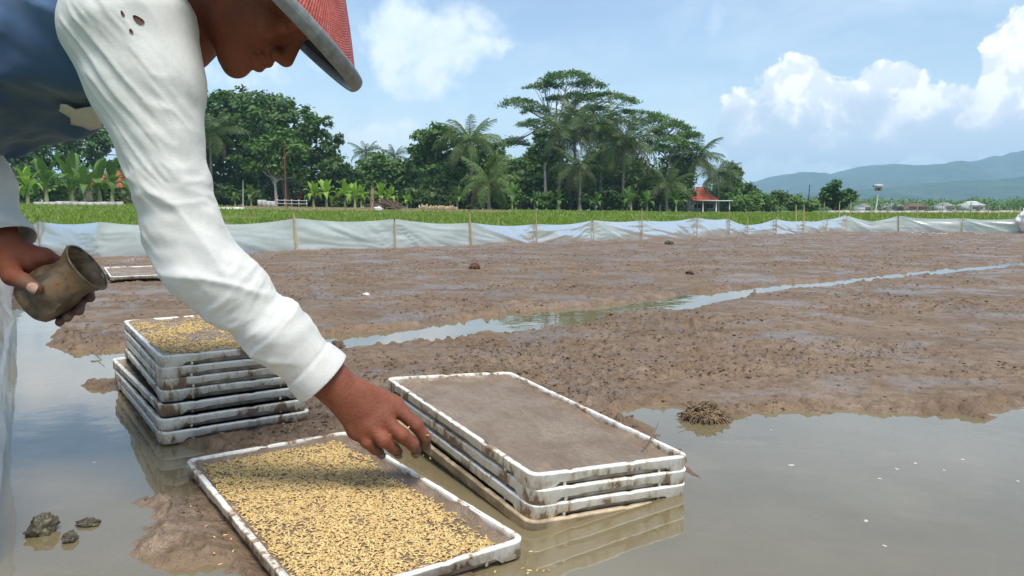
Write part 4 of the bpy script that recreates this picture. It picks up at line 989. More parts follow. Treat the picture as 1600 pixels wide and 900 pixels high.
# ------------------------------------------------------------------ the farmer: one continuous body from a blended distance field
def smin(a, b, k):
    h = np.clip(0.5 + 0.5 * (b - a) / k, 0, 1)
    return b * (1 - h) + a * h - k * h * (1 - h)
class Field:
    def __init__(s): s.pr = []
    def cap(s, a, b, ra, rb=None, k=0.012): s.pr.append(('c', np.array(a, float), np.array(b, float), ra, ra if rb is None else rb, k)); return s
    def chain(s, pts, rads, k=0.012, k0=None):
        for i in range(len(pts) - 1): s.cap(pts[i], pts[i + 1], rads[i], rads[i + 1], (k0 if (i == 0 and k0) else k))
        return s
    def ell(s, c, M, r, k=0.012): s.pr.append(('e', np.array(c, float), np.array(M, float), np.array(r, float), None, k)); return s
    def one(s, p, P):
        if p[0] == 'c':
            a, b, ra, rb = p[1:5]; ab = b - a; t_ = np.clip((P - a) @ ab / (ab @ ab + 1e-12), 0, 1)
            return np.linalg.norm(P - a - t_[:, None] * ab, axis=1) - (ra + (rb - ra) * t_)
        q = (P - p[1]) @ p[2].T; r = p[3]; k0 = np.linalg.norm(q / r, axis=1); k1 = np.linalg.norm(q / r ** 2, axis=1)
        return k0 * (k0 - 1) / (k1 + 1e-9)
    def val(s, P, sel=None):
        d = None
        for i, p in enumerate(s.pr):
            if sel is not None and not sel[i]: continue
            q = s.one(p, P); d = q if d is None else smin(d, q, p[5])
        return d
    def mesh(s, lo, hi, h, B=14, step=None):
        lo = np.array(lo, float); hi = np.array(hi, float); nb = np.ceil((hi - lo) / (h * B)).astype(int)
        g = np.stack(np.meshgrid(*[np.arange(n) for n in nb], indexing='ij'), -1).reshape(-1, 3)
        cen = lo + (g + 0.5) * h * B; D = np.stack([s.one(p, cen) for p in s.pr], 1); dm = D.min(1)
        half = h * B * 0.87; act = np.where(np.abs(dm) < half * 1.35 + 0.02)[0]
        c1 = np.arange(B + 1); loc = np.stack(np.meshgrid(c1, c1, c1, indexing='ij'), -1).reshape(-1, 3)
        N = nb * B + 2; cid = lambda ijk: (ijk[..., 0] * N[1] + ijk[..., 1]) * N[2] + ijk[..., 2]
        cells, verts, quads = [], [], []
        corner = np.array([[i, j, k] for i in (0, 1) for j in (0, 1) for k in (0, 1)])
        for b in act:
            sel = D[b] < dm[b] + 2 * half + 0.05
            base = g[b] * B; P = lo + (base + loc) * h; f = s.val(P, sel).reshape(B + 1, B + 1, B + 1)
            ins = f < 0
            if ins.all() or not ins.any(): continue
            st = np.stack([ins[i:B + i, j:B + j, k:B + k] for i, j, k in corner]); mixed = st.any(0) & ~st.all(0)
            ijk = np.argwhere(mixed)
            if not len(ijk): continue
            fv = np.stack([f[ijk[:, 0] + c[0], ijk[:, 1] + c[1], ijk[:, 2] + c[2]] for c in corner], 1)
            acc = np.zeros((len(ijk), 3)); cnt = np.zeros(len(ijk))
            for a_ in range(8):
                for ax in range(3):
                    if corner[a_][ax] == 0:
                        c2 = corner[a_].copy(); c2[ax] = 1; b_ = c2[0] * 4 + c2[1] * 2 + c2[2]
                        x = (fv[:, a_] < 0) != (fv[:, b_] < 0); t_ = fv[:, a_] / (fv[:, a_] - fv[:, b_] + 1e-15)
                        pt = corner[a_] + np.outer(t_, c2 - corner[a_]); acc[x] += pt[x]; cnt[x] += 1
            cells.append(cid(base + ijk)); verts.append(lo + (base + ijk + acc / cnt[:, None]) * h)
            for ax in range(3):
                o1, o2 = [(1, 2), (2, 0), (0, 1)][ax]
                sl1 = [slice(0, B)] * 3; sl2 = [slice(0, B)] * 3; sl2[ax] = slice(1, B + 1)
                x = ins[tuple(sl1)] != ins[tuple(sl2)]; e = np.argwhere(x)
                if not len(e): continue
                fl = ins[tuple(sl1)][x]; E_ = base + e; u = np.zeros(3, int); u[o1] = 1; v = np.zeros(3, int); v[o2] = 1
                Q = np.stack([cid(E_ - u - v), cid(E_ - v), cid(E_), cid(E_ - u)], 1); Q[~fl] = Q[~fl][:, ::-1]; quads.append(Q)
        cells = np.concatenate(cells); verts = np.concatenate(verts); Q = np.concatenate(quads)
        o = np.argsort(cells); cs = cells[o]; V = verts[o]
        ix = np.searchsorted(cs, Q.ravel()).clip(0, len(cs) - 1); ok = (cs[ix] == Q.ravel()).reshape(-1, 4).all(1)
        return V, ix.reshape(-1, 4)[ok]
def vnormals(V, F):
    n = np.cross(V[F[:, 2]] - V[F[:, 0]], V[F[:, 3]] - V[F[:, 1]]); N_ = np.zeros_like(V)
    for i in range(4): np.add.at(N_, F[:, i], n)
    return N_ / (np.linalg.norm(N_, axis=1)[:, None] + 1e-12)
def relax(V, F, it=2, lam=0.5):
    E_ = np.concatenate([F[:, [0, 1]], F[:, [1, 2]], F[:, [2, 3]], F[:, [3, 0]]])
    for _ in range(it):
        s = np.zeros_like(V); c = np.zeros(len(V)); np.add.at(s, E_[:, 0], V[E_[:, 1]]); np.add.at(c, E_[:, 0], 1)
        np.add.at(s, E_[:, 1], V[E_[:, 0]]); np.add.at(c, E_[:, 1], 1); V = V + lam * (s / c[:, None] - V)
    return V
A3 = lambda *q: np.array(q, float)
# joints
S_r = atd(205, 42, 1.12); E_r = atd(305, 405, 1.10); W_r = atd(512, 592, 1.15)
S_l = A3(-0.77, 1.43, 0.735); E_l = A3(-0.99, 1.37, 0.60); W_l = atd(6, 388, 1.29)
Hc = atd(407, -15, 1.25); HU = A3(0.83, 0, 0.558); HF = A3(0.558, 0, -0.83); HS = A3(0, -1, 0)
hd = lambda f, u, s=0.0: Hc + HF * f + HU * u + HS * s
HM = np.stack([HF, HU, HS])
body = Field()
IDM = np.eye(3)
# trunk
body.ell((-0.72, 1.28, 0.715), IDM, (0.12, 0.130, 0.062), 0.04)
body.ell((-0.88, 1.29, 0.665), IDM, (0.19, 0.130, 0.070), 0.06)
body.ell((-1.09, 1.29, 0.63), IDM, (0.12, 0.135, 0.090), 0.06)
body.cap((-0.600, 1.18, 0.728), (-0.74, 1.40, 0.735), 0.050, 0.050, 0.04)
body.cap((-0.55, 1.28, 0.745), hd(-0.032, -0.055), 0.066, 0.058, 0.03)
for sy in (-1, 1):
    hip = A3(-1.11, 1.29 + sy * 0.085, 0.56); kn = A3(-1.10, 1.29 + sy * 0.12, 0.115); an = A3(-1.49, 1.29 + sy * 0.11, 0.105)
    body.chain([hip, (hip + kn) / 2, kn], [0.092, 0.078, 0.058], 0.03)
    body.chain([kn, kn * 0.6 + an * 0.4, an], [0.055, 0.055, 0.036], 0.02)
    body.chain([an, an + A3(-0.05, 0, -0.015)], [0.036, 0.034], 0.01); body.chain([an + A3(-0.03, 0, -0.02), an + A3(-0.10, 0, -0.045), an + A3(-0.11, 0.0, -0.075)], [0.034, 0.034, 0.022], 0.012)
# arms
body.chain([S_r, (S_r + E_r) / 2, E_r], [0.058, 0.043, 0.036], 0.03); body.chain([E_r, E_r * 0.65 + W_r * 0.35, W_r], [0.036, 0.036, 0.0275], 0.02)
body.chain([S_l, (S_l + E_l) / 2, E_l], [0.055, 0.046, 0.040], 0.03); body.chain([E_l, E_l * 0.65 + W_l * 0.35, W_l], [0.040, 0.042, 0.0285], 0.02)
# head
body.ell(hd(-0.012, 0.030), HM, (0.097, 0.086, 0.076), 0.02)
body.ell(hd(0.030, -0.030), HM, (0.058, 0.074, 0.060), 0.03)
for s in (-1, 1):
    body.cap(hd(-0.012, -0.045, s * 0.054), hd(0.058, -0.094, s * 0.020), 0.019, 0.019, 0.02)
    body.ell(hd(0.058, -0.018, s * 0.042), HM, (0.024, 0.022, 0.020), 0.02)
    body.cap(hd(0.084, 0.024, s * 0.036), hd(0.088, 0.024, s * 0.008), 0.012, 0.012, 0.012)
    body.ell(hd(-0.016, -0.010, s * 0.078), np.stack([HF * 0.94 + HS * s * -0.3, HU, HS * 0.94 + HF * s * 0.3]), (0.019, 0.032, 0.0075), 0.006)
    body.ell(hd(0.099, -0.036, s * 0.013), HM, (0.011, 0.0085, 0.009), 0.006)
    body.ell(hd(0.079, 0.004, s * 0.033), HM, (0.012, 0.010, 0.015), 0.008)
body.cap(hd(0.068, -0.098), hd(0.072, -0.100), 0.0235, 0.022, 0.016)
body.cap(hd(0.091, 0.014), hd(0.110, -0.029), 0.0085, 0.0125, 0.012)
body.cap(hd(0.086, -0.056, 0.021), hd(0.0975, -0.0555, 0.0), 0.0052, 0.0075, 0.006); body.cap(hd(0.086, -0.056, -0.021), hd(0.0975, -0.0555, 0.0), 0.0052, 0.0075, 0.006)
body.cap(hd(0.084, -0.068, 0.018), hd(0.0945, -0.0715, 0.0), 0.0055, 0.0085, 0.005); body.cap(hd(0.084, -0.068, -0.018), hd(0.0945, -0.0715, 0.0), 0.0055, 0.0085, 0.005)
body.cap(hd(0.084, -0.040), hd(0.083, -0.058), 0.0115, 0.0105, 0.012); body.cap(hd(0.076, -0.074), hd(0.072, -0.090), 0.0135, 0.0150, 0.012)
# right hand, fingers gathered to drop seed
def hand(W, mcps, fingers, thumb, kp=0.016):
    for m_, r in mcps: body.cap(W, m_, 0.0225, r, kp)
    for i in range(len(mcps) - 1): body.cap(mcps[i][0], mcps[i + 1][0], mcps[i][1] * 0.93, mcps[i + 1][1] * 0.93, 0.010)
    for pts, rr_ in fingers: body.chain(pts, rr_, 0.0035, 0.007)
    body.chain(thumb[0], thumb[1], 0.005, 0.018)
D_ = atd
rf_i = [D_(616, 634, 1.180), D_(650, 664, 1.168), D_(664, 684, 1.176), D_(664, 697, 1.186)]
rf_m = [D_(598, 652, 1.158), D_(628, 680, 1.140), D_(645, 695, 1.152), D_(650, 704, 1.168)]
rf_r = [D_(578, 665, 1.148), D_(600, 689, 1.134), D_(615, 700, 1.148), D_(622, 706, 1.164)]
rf_p = [D_(556, 672, 1.146), D_(574, 692, 1.140), D_(586, 702, 1.150), D_(594, 707, 1.162)]
r_th = [D_(545, 618, 1.185), D_(592, 652, 1.215), D_(628, 680, 1.215), D_(652, 700, 1.200)]
hand(W_r, [(rf_i[0], 0.0145), (rf_m[0], 0.0145), (rf_r[0], 0.0135), (rf_p[0], 0.0125)],
     [(rf_i, [0.0120, 0.0108, 0.0098, 0.0084]), (rf_m, [0.0120, 0.0108, 0.0098, 0.0084]), (rf_r, [0.0112, 0.0102, 0.0092, 0.0080]), (rf_p, [0.0100, 0.0090, 0.0082, 0.0072])], (r_th, [0.020, 0.0145, 0.0125, 0.0095]))
# left hand round the jar
J0 = atd(48, 476, 1.252); J1 = atd(136, 418, 1.262); JA = (J1 - J0) / np.linalg.norm(J1 - J0); JL = float(np.linalg.norm(J1 - J0)); JR = 0.041
jx = np.cross(JA, A3(0, 0, 1)); jx /= np.linalg.norm(jx)        # away from or towards the camera
if jx[1] > 0: jx = -jx
jy = np.cross(JA, jx);  jy = jy if jy[2] > 0 else -jy           # jx towards camera, jy up
def onjar(along, deg, off):
    """point around the jar: 0 degrees faces the camera, 90 is on top, 180 is the far side, 270 underneath"""
    a = R(deg); return J0 + JA * JL * along + (jx * math.cos(a) + jy * math.sin(a)) * (JR + off)
lf_i = [onjar(0.50, 112, 0.020), onjar(0.62, 150, 0.013), onjar(0.66, 195, 0.011), onjar(0.64, 230, 0.010)]
lf_m = [onjar(0.30, 115, 0.022), onjar(0.44, 160, 0.013), onjar(0.48, 215, 0.011), onjar(0.48, 262, 0.010)]
lf_r = [onjar(0.12, 118, 0.022), onjar(0.28, 165, 0.013), onjar(0.32, 222, 0.011), onjar(0.33, 276, 0.010)]
lf_p = [onjar(-0.04, 122, 0.020), onjar(0.12, 170, 0.012), onjar(0.16, 225, 0.011), onjar(0.18, 272, 0.009)]
l_th = [W_l * 0.55 + onjar(0.10, 60, 0.012) * 0.45, onjar(0.16, 62, 0.014), onjar(0.30, 35, 0.011), onjar(0.42, 8, 0.009)]
hand(W_l, [(lf_i[0], 0.0145), (lf_m[0], 0.0145), (lf_r[0], 0.0135), (lf_p[0], 0.0125)],
     [(lf_i, [0.0120, 0.0108, 0.0098, 0.0084]), (lf_m, [0.0120, 0.0108, 0.0098, 0.0084]), (lf_r, [0.0112, 0.0102, 0.0092, 0.0080]), (lf_p, [0.0100, 0.0090, 0.0082, 0.0072])], (l_th, [0.021, 0.0155, 0.0130, 0.0105]))
m_skin, t, out = material('tanned_skin')
p = wpos(t); n1 = t.noise(p, 18, 4, 0.6); n2 = t.noise(p, 170, 4, 0.65); n3 = t.noise(p, 650, 2, 0.6)
c = t.mix(t.ramp(n1, 0.3, 0.7), (0.180, 0.054, 0.027), (0.245, 0.079, 0.040))
c = t.mix(t.ramp(n2, 0.5, 0.75, 0, 0.5), c, (0.115, 0.036, 0.020))
dm = t.n('ShaderNodeAttribute', attribute_name='dirt').outputs['Fac']
c = t.mix(t.math('MULTIPLY', dm, t.ramp(n2, 0.3, 0.6, 0.5, 1.0)), c, (0.125, 0.085, 0.060))
pb = pbsdf(t, out, Base_Color=c, Roughness=t.math('MULTIPLY_ADD', n2, 0.25, 0.36), Specular_IOR_Level=0.28, Normal=bump(t, t.math('ADD', n2, t.math('MULTIPLY', n3, 0.6)), 0.6, 0.0028))
pb.inputs['Subsurface Weight'].default_value = 0.08; pb.inputs['Subsurface Radius'].default_value = (0.010, 0.004, 0.002); pb.inputs['Subsurface Scale'].default_value = 0.5
person = empty('person', (-1.2, 1.29, 0.04), 0, 'farmer in white sleeves and blue shirt leaning over the seed tray', 'person')
def pchild(name, me, m_, parent=None):
    o = obj(name, me, m_, parent or person); o.matrix_parent_inverse = Matrix.Translation((1.2, -1.29, -0.04)) if parent is None else Matrix.Identity(4)
    return o
BV, BF = body.mesh((-1.72, 0.95, -0.02), (-0.05, 1.62, 1.02), 0.0032)
BV = relax(BV, BF, 1, 0.4)
# tendons and veins raised on the back of the right hand
Nn = vnormals(BV, BF); wr_ = np.zeros(len(BV))
for m_ in (rf_i, rf_m, rf_r):
    a, b = W_r * 0.55 + m_[0] * 0.45, m_[0]; ab = b - a; tt = np.clip((BV - a) @ ab / (ab @ ab), 0, 1); dd = np.linalg.norm(BV - a - tt[:, None] * ab, axis=1)
    wr_ += 0.0013 * np.exp(-((dd - 0.017) / 0.006) ** 2) * (np.clip(-Nn[:, 1] + Nn[:, 2], 0, 1))
hm = np.linalg.norm(BV - (W_r + rf_m[0]) / 2, axis=1) < 0.14
wr_ += hm * 0.0016 * (fbm(BV / 0.02, 3, 14) - 0.5)
BV = BV + Nn * wr_[:, None]
dirt = np.zeros(len(BV))
for m_ in (rf_i, rf_m, rf_r, rf_p, r_th, lf_i, lf_m, lf_r, lf_p, l_th):
    dirt = np.maximum(dirt, 0.85 * sstep(0.040, 0.012, np.linalg.norm(BV - m_[3], axis=1)))
bme = mesh_np('body', BV, BF, True); a_ = bme.attributes.new('dirt', 'FLOAT', 'POINT'); a_.data.foreach_set('value', dirt.astype(np.float32))
body_o = pchild('body', bme, m_skin)

# ---- clothes
def folds(V, d1, d2, d3, f1, f2, seed, sharp=2.0):
    """ridged folds running along d1, spaced along d2"""
    q = np.stack([V @ d1 * f1, V @ d2 * f2, V @ d3 * f2 * 0.6], 1)
    q = q + 0.9 * np.stack([fbm(V * 9 + 3, 2, seed), fbm(V * 9 + 11, 2, seed + 1), fbm(V * 9 + 23, 2, seed + 2)], 1)
    n_ = fbm(q, 3, seed + 3, 0.45); return (1 - np.abs(2 * n_ - 1)) ** sharp
m_white, t, out = material('worn_white_cotton')
p = coords(t); n1 = t.noise(p, 5, 5, 0.6); n2 = t.noise(p, 45, 4, 0.6); n3 = t.noise(t.vmul(p, (1, 1, 3)), 420, 2, 0.6)
c = t.mix(t.ramp(n1, 0.3, 0.7), (0.60, 0.61, 0.565), (0.69, 0.69, 0.645)); c = t.mix(t.ramp(n2, 0.60, 0.78, 0, 0.35), c, (0.50, 0.46, 0.38))
gr_ = t.noise(p, 11, 5, 0.7, 0.5); c = t.mix(t.ramp(gr_, 0.50, 0.72, 0, 0.38), c, (0.46, 0.41, 0.33)); he_ = t.noise(t.vmul(p, (0.6, 1, 3.0)), 150, 3, 0.7); c = t.mix(t.ramp(he_, 0.35, 0.7, 0, 0.22), c, (0.42, 0.42, 0.40)); sp = t.noise(p, 62, 1, 0.5); c = t.mix(t.ramp(sp, 0.80, 0.82, 0, 0.7), c, (0.14, 0.11, 0.09))
c = t.mix(t.ramp(n3, 0.3, 0.7, 0.0, 0.10), c, (0.45, 0.45, 0.42))
pbsdf(t, out, Base_Color=c, Roughness=0.92, Specular_IOR_Level=0.15, Sheen_Weight=0.15, Normal=bump(t, t.math('ADD', n3, t.math('MULTIPLY', n2, 0.6)), 0.25, 0.002))
m_blue, t, out = material('blue_jersey')
p = coords(t); n1 = t.noise(p, 6, 4, 0.6); n3 = t.noise(p, 500, 2, 0.6)
c = t.mix(t.ramp(n1, 0.3, 0.7), (0.040, 0.085, 0.165), (0.065, 0.130, 0.230)); c = t.mix(t.ramp(t.noise(p, 30, 4, 0.6), 0.6, 0.75, 0, 0.25), c, (0.16, 0.20, 0.26))
pbsdf(t, out, Base_Color=c, Roughness=0.85, Specular_IOR_Level=0.2, Sheen_Weight=0.25, Normal=bump(t, n3, 0.2, 0.001))
m_trous = simple('dark_trousers', (0.05, 0.048, 0.045), 0.9, 0.3, 15)
def cut_open(V, F, planes):
    """drop what lies past each (point, normal) plane and snap the open edge onto it"""
    for (c0, n0, rad) in planes:
        s = (V - c0) @ n0; near = np.linalg.norm(V - c0, axis=1) < rad
        bad = (s > 0) & near; fb = bad[F]; drop = fb.all(1); cross = fb.any(1) & ~drop
        mv = np.unique(F[cross]); mv = mv[bad[mv]]; V[mv] -= np.outer(s[mv], n0); F = F[~drop]
    ix = np.unique(F); mp = -np.ones(len(V), int); mp[ix] = np.arange(len(ix)); return V[ix], mp[F]
def cloth(name, V, F, m_, thick=0.0022):
    o = pchild(name, mesh_np(name, V, F, True), m_); md = o.modifiers.new('Solidify', 'SOLIDIFY'); md.thickness = thick; md.offset = -1.0; return o
# right sleeve
fs = Field(); ch = [atd(203, 48, 1.125), atd(232, 140, 1.12), atd(252, 220, 1.11), atd(268, 290, 1.105), atd(287, 360, 1.10), atd(314, 418, 1.10), atd(362, 458, 1.11), atd(440, 526, 1.13), atd(505, 591, 1.15), atd(560, 645, 1.16)]
rd = [0.092, 0.073, 0.053, 0.048, 0.046, 0.047, 0.044, 0.042, 0.0405, 0.040]
fs.chain(ch, rd, 0.03)
V, F = fs.mesh((-0.80, 0.98, 0.10), (-0.15, 1.30, 0.92), 0.0032)
V = relax(V, F, 2, 0.5); N_ = vnormals(V, F)
ua = ch[4] - ch[1]; ua /= np.linalg.norm(ua); fa = ch[8] - ch[6]; fa /= np.linalg.norm(fa)
dg = A3(0.62, 0.05, -0.78); dg2 = A3(0.78, 0.1, 0.62); dz = A3(0, 1, 0)
el_ = sstep(0.26, 0.05, np.linalg.norm(V - ch[5], axis=1)); up_ = sstep(0.50, 0.62, V[:, 2]) 
sfa = (V - ch[5]) @ fa; onfa = sstep(0.0, 0.06, sfa)
f_diag = folds(V, dg, dg2, dz, 2.2, 17, 31, 2.6); f_el = folds(V, A3(0.97, 0, -0.2), A3(0.2, 0.1, 0.97), dz, 1.8, 22, 37, 2.4); f_fa = folds(V, A3(0.55, 0.2, 0.8), fa, dz, 2.0, 14, 43, 2.4)
right_side = sstep(-0.02, 0.08, (V - ch[3]) @ A3(1, 0, 0.2))
disp = 0.0080 * (f_diag - 0.45) * (1 - onfa) * (0.30 + 0.7 * sstep(-0.09, 0.03, V[:, 0] - np.interp(-V[:, 2], [-0.9, -0.65, -0.40], [ch[0][0], ch[2][0], ch[5][0]]))) * (1 - 0.55 * up_) + 0.008 * (f_el - 0.45) * el_ + 0.0058 * (f_fa - 0.4) * onfa + 0.003 * (fbm(V * 9, 2, 55) - 0.5)
fine = folds(V, dg, dg2, dz, 3.5, 55, 131, 3.0); zone_ = sstep(0.45, 0.62, fbm(V * 7 + 5, 2, 133))
disp = disp + 0.0042 * (fine - 0.4) * zone_ * (1 - onfa) + 0.0036 * (folds(V, A3(0.5, 0.2, 0.85), fa, dz, 3.0, 42, 141, 3.0) - 0.4) * sstep(0.42, 0.6, fbm(V * 8 + 9, 2, 143)) * onfa
# stitched hem near the cuff
cuff_c = (atd(470, 622, 1.15) + atd(538, 560, 1.15)) / 2; cn = fa.copy(); e_ = atd(538, 560, 1.15) - atd(470, 622, 1.15); e_ /= np.linalg.norm(e_); cn = cn - e_ * (cn @ e_); cn /= np.linalg.norm(cn)
sc_ = (V - cuff_c) @ cn
disp = disp * sstep(0.0, -0.05, sc_ + 0.018) - 0.0016 * np.exp(-((sc_ + 0.036) / 0.0028) ** 2) + 0.0012 * sstep(-0.034, -0.030, sc_)
V = V + N_ * disp[:, None]
V, F = cut_open(V, F, [(cuff_c, cn, 0.30)])
sleeve_r = cloth('sleeve', V, F, m_white); sleeve_r['label'] = 'long white right sleeve with hemmed cuff and small worn holes'
SRV, SRF = V, F
# left sleeve
fl = Field(); fl.chain([S_l, S_l * 0.5 + E_l * 0.5, E_l, E_l * 0.5 + W_l * 0.5, W_l, W_l + (W_l - E_l) * 0.2], [0.072, 0.066, 0.058, 0.050, 0.043, 0.042], 0.03)
V, F = fl.mesh((-1.14, 1.15, 0.25), (-0.58, 1.60, 0.90), 0.005); V = relax(V, F, 2); N_ = vnormals(V, F); la = (W_l - E_l) / np.linalg.norm(W_l - E_l)
V = V + N_ * (0.010 * (folds(V, A3(0.9, 0.2, 0.3), la, dz, 4, 20, 61) - 0.45))[:, None]
V, F = cut_open(V, F, [(W_l - la * 0.012, la, 0.20)]); cloth('sleeve', V, F, m_white)
# blue shirt body
ft = Field(); ft.ell((-0.715, 1.27, 0.712), IDM, (0.150, 0.175, 0.092), 0.05); ft.ell((-0.90, 1.28, 0.668), IDM, (0.19, 0.180, 0.112), 0.07); ft.ell((-1.06, 1.29, 0.635), IDM, (0.17, 0.180, 0.130), 0.07)
ft.cap((-0.61, 1.17, 0.722), (-0.75, 1.41, 0.732), 0.076, 0.070, 0.05); ft.cap((-0.56, 1.28, 0.768), (-0.52, 1.28, 0.790), 0.060, 0.060, 0.03)
V, F = ft.mesh((-1.36, 1.00, 0.40), (-0.36, 1.62, 0.95), 0.006); V = relax(V, F, 2); N_ = vnormals(V, F)
V = V + N_ * (0.034 * (folds(V, A3(0.93, 0, -0.36), A3(0.36, 0.1, 0.93), dz, 1.6, 13, 71, 2.6) - 0.45) + 0.008 * (fbm(V * 10, 3, 73) - 0.5))[:, None]
V, F = cut_open(V, F, [(A3(-0.512, 1.28, 0.794), A3(0.80, 0, 0.60), 0.12)]); shirt = cloth('shirt', V, F, m_blue); SHV = V
# trousers
fp = Field(); fp.ell((-1.12, 1.29, 0.615), IDM, (0.145, 0.172, 0.125), 0.06)
for sy in (-1, 1):
    hip = A3(-1.11, 1.29 + sy * 0.085, 0.56); kn = A3(-1.10, 1.29 + sy * 0.12, 0.115); an = A3(-1.47, 1.29 + sy * 0.11, 0.108)
    fp.chain([hip, (hip + kn) / 2, kn], [0.108, 0.094, 0.072], 0.03); fp.chain([kn, kn * 0.5 + an * 0.5, an], [0.066, 0.070, 0.055], 0.02)
V, F = fp.mesh((-1.62, 1.02, 0.0), (-0.85, 1.56, 0.85), 0.009); V = relax(V, F, 2); N_ = vnormals(V, F)
V = V + N_ * (0.012 * (folds(V, A3(0.5, 0.8, 0), A3(0, 0.2, 1), A3(1, 0, 0), 4, 14, 81) - 0.45))[:, None]; V[:, 2] = np.maximum(V[:, 2], 0.045)
pchild('trousers', mesh_np('trousers', V, F, True), m_trous)
# torn white cloth curling away from the shirt at the armpit
def hit(VV, px, py, tol=0.010):
    d = ray(px, py); d = d / np.linalg.norm(d); w_ = VV - A3(0, 0, CAMH); tt = w_ @ d; dd = np.linalg.norm(w_ - tt[:, None] * d, axis=1)
    kk = np.where(dd < tol)[0]; q = tt[kk].min() if len(kk) else tt[np.argmin(dd)]; return A3(0, 0, CAMH) + d * q
top_e = [(97, 163), (110, 166), (124, 171), (138, 170), (152, 167), (166, 166)]; bot_e = [(104, 176), (116, 187), (121, 197), (137, 199), (148, 206), (168, 200)]
V = []
for f in np.linspace(0, 1, 6):
    for k, (a_, b_) in enumerate(zip(top_e, bot_e)):
        x, y = a_[0] + (b_[0] - a_[0]) * f + 3 * math.sin(k * 2.3 + f * 5), a_[1] + (b_[1] - a_[1]) * f
        q = hit(SHV, x, y); V.append(q + A3(0, -1, 0.1) * (0.004 + 0.009 * f + 0.007 * math.sin(k * 1.7 + 4 * f) ** 2))
o = pchild('torn_cloth', mesh_np('torn_cloth', np.array(V), grid_faces(6, 6), True), m_white); md = o.modifiers.new('Solidify', 'SOLIDIFY'); md.thickness = 0.002
# worn holes in the sleeve
m_hole = simple('skin_in_hole', (0.095, 0.042, 0.03), 0.8, 0.2, 200)
def on_sleeve(px, py):
    d = ray(px, py); d = d / np.linalg.norm(d); o_ = A3(0, 0, CAMH); w_ = SRV - o_; tt = w_ @ d; dd = np.linalg.norm(w_ - tt[:, None] * d, axis=1)
    kk = np.where(dd < 0.006)[0]; i = kk[np.argmin(tt[kk])] if len(kk) else np.argmin(dd); return SRV[i], d, vnormals(SRV, SRF)[i]
for (px_, py_, wx, wy, an_) in ((219, 25, 9, 5.0, 35), (192, 17, 2.2, 5, -20), (206, 42, 2.2, 4, -30)):
    pnt, d, nn_ = on_sleeve(px_, py_); a = np.arange(12) * math.pi / 6; rr_ = 1 + 0.12 * np.sin(a * 3 + px_)
    tx = np.cross(nn_, A3(0, 0, 1)); tx /= np.linalg.norm(tx); tx = tx if tx[0] > 0 else -tx; tz = np.cross(tx, nn_); tz = tz if tz[2] > 0 else -tz
    x = np.cos(a) * wx * rr_; y = np.sin(a) * wy * rr_; ca, sa = math.cos(R(-an_)), math.sin(R(-an_)); s_ = 1.02 / FPX
    V = pnt + nn_ * 0.0012 + np.outer((x * ca - y * sa) * s_, tx) + np.outer((x * sa + y * ca) * s_, tz); V = np.concatenate([V, V - nn_ * 0.004])
    k = np.arange(12); k2 = (k + 1) % 12
    h_ = obj('worn_hole', mesh_np('worn_hole', V, [np.array([list(range(12))]), np.stack([k, k2, k2 + 12, k + 12], 1)]), m_hole, sleeve_r); h_.matrix_parent_inverse = Matrix.Identity(4)
# fingernails
m_nail = simple('muddy_nail', (0.17, 0.12, 0.095), 0.45, 0.3, 300); m_nailp = simple('pale_nail', (0.42, 0.26, 0.19), 0.4, 0.2, 300)
def nail(pts, side, m_, w_=0.0068, l_=0.0075, rr_=0.0090):
    ax = pts[3] - pts[2]; ax /= np.linalg.norm(ax); s = side - ax * (side @ ax); s /= np.linalg.norm(s); b = np.cross(ax, s); V = []; nu = 7
    for i in range(nu):
        for j in range(nu):
            u, v = i / (nu - 1) * 2 - 1, j / (nu - 1) * 2 - 1; q = math.sqrt(max(0, 1 - 0.5 * v * v)); x = u * w_ * (q if True else 1)
            V.append(pts[3] + ax * (v * l_ * math.sqrt(1 - 0.35 * u * u) + 0.0005) + b * x + s * (math.sqrt(max(1e-9, rr_ ** 2 - x * x)) + 0.0004))
    o = pchild('fingernail', mesh_np('fingernail', np.array(V), grid_faces(nu, nu), True), m_); md = o.modifiers.new('Solidify', 'SOLIDIFY'); md.thickness = 0.0009
camv = A3(0, -1, 0.45)
for pts, rr_ in ((rf_m, 0.0086), (rf_r, 0.0082), (rf_p, 0.0074)): nail(pts, A3(-0.25, -1, 0.3), m_nail, rr_=rr_)
nail(rf_i, A3(0.75, -0.45, 0.4), m_nail, rr_=0.0086); nail(l_th, jx * 1.0 + jy * 0.25, m_nailp, 0.0085, 0.0095, 0.0108)
# eyes, brows and hair
m_eye = simple('eye', (0.55, 0.50, 0.45), 0.2, 0.1, 50); m_hair = simple('black_hair', (0.018, 0.015, 0.013), 0.6, 0.5, 120, 0.002)
for s in (-1, 1):
    V, F = lathe([(0.0105 * math.sin(a), -0.0105 * math.cos(a)) for a in np.linspace(0.02, math.pi - 0.02, 10)], 16)
    pchild('eye', mesh_np('eye', V + hd(0.0765, 0.000, s * 0.033), F, True), m_eye)
fh = Field(); fh.ell(hd(-0.022, 0.036), HM, (0.095, 0.088, 0.081), 0.01)
V, F = fh.mesh(Hc - 0.16, Hc + 0.16, 0.005); loc_ = (V - Hc) @ HM.T
keepv = (loc_[:, 0] * 0.85 - loc_[:, 1] * 0.35 < 0.020) & (loc_[:, 1] > -0.030 + 0.4 * np.clip(loc_[:, 0], 0, 1)); Fk_ = F[keepv[F].all(1)]; ix = np.unique(Fk_); mp = -np.ones(len(V), int); mp[ix] = np.arange(len(ix))
V = V + vnormals(V, F) * (0.004 * (fbm(V * 90, 2, 91) - 0.5))[:, None]; pchild('hair', mesh_np('hair', V[ix], mp[Fk_], True), m_hair)
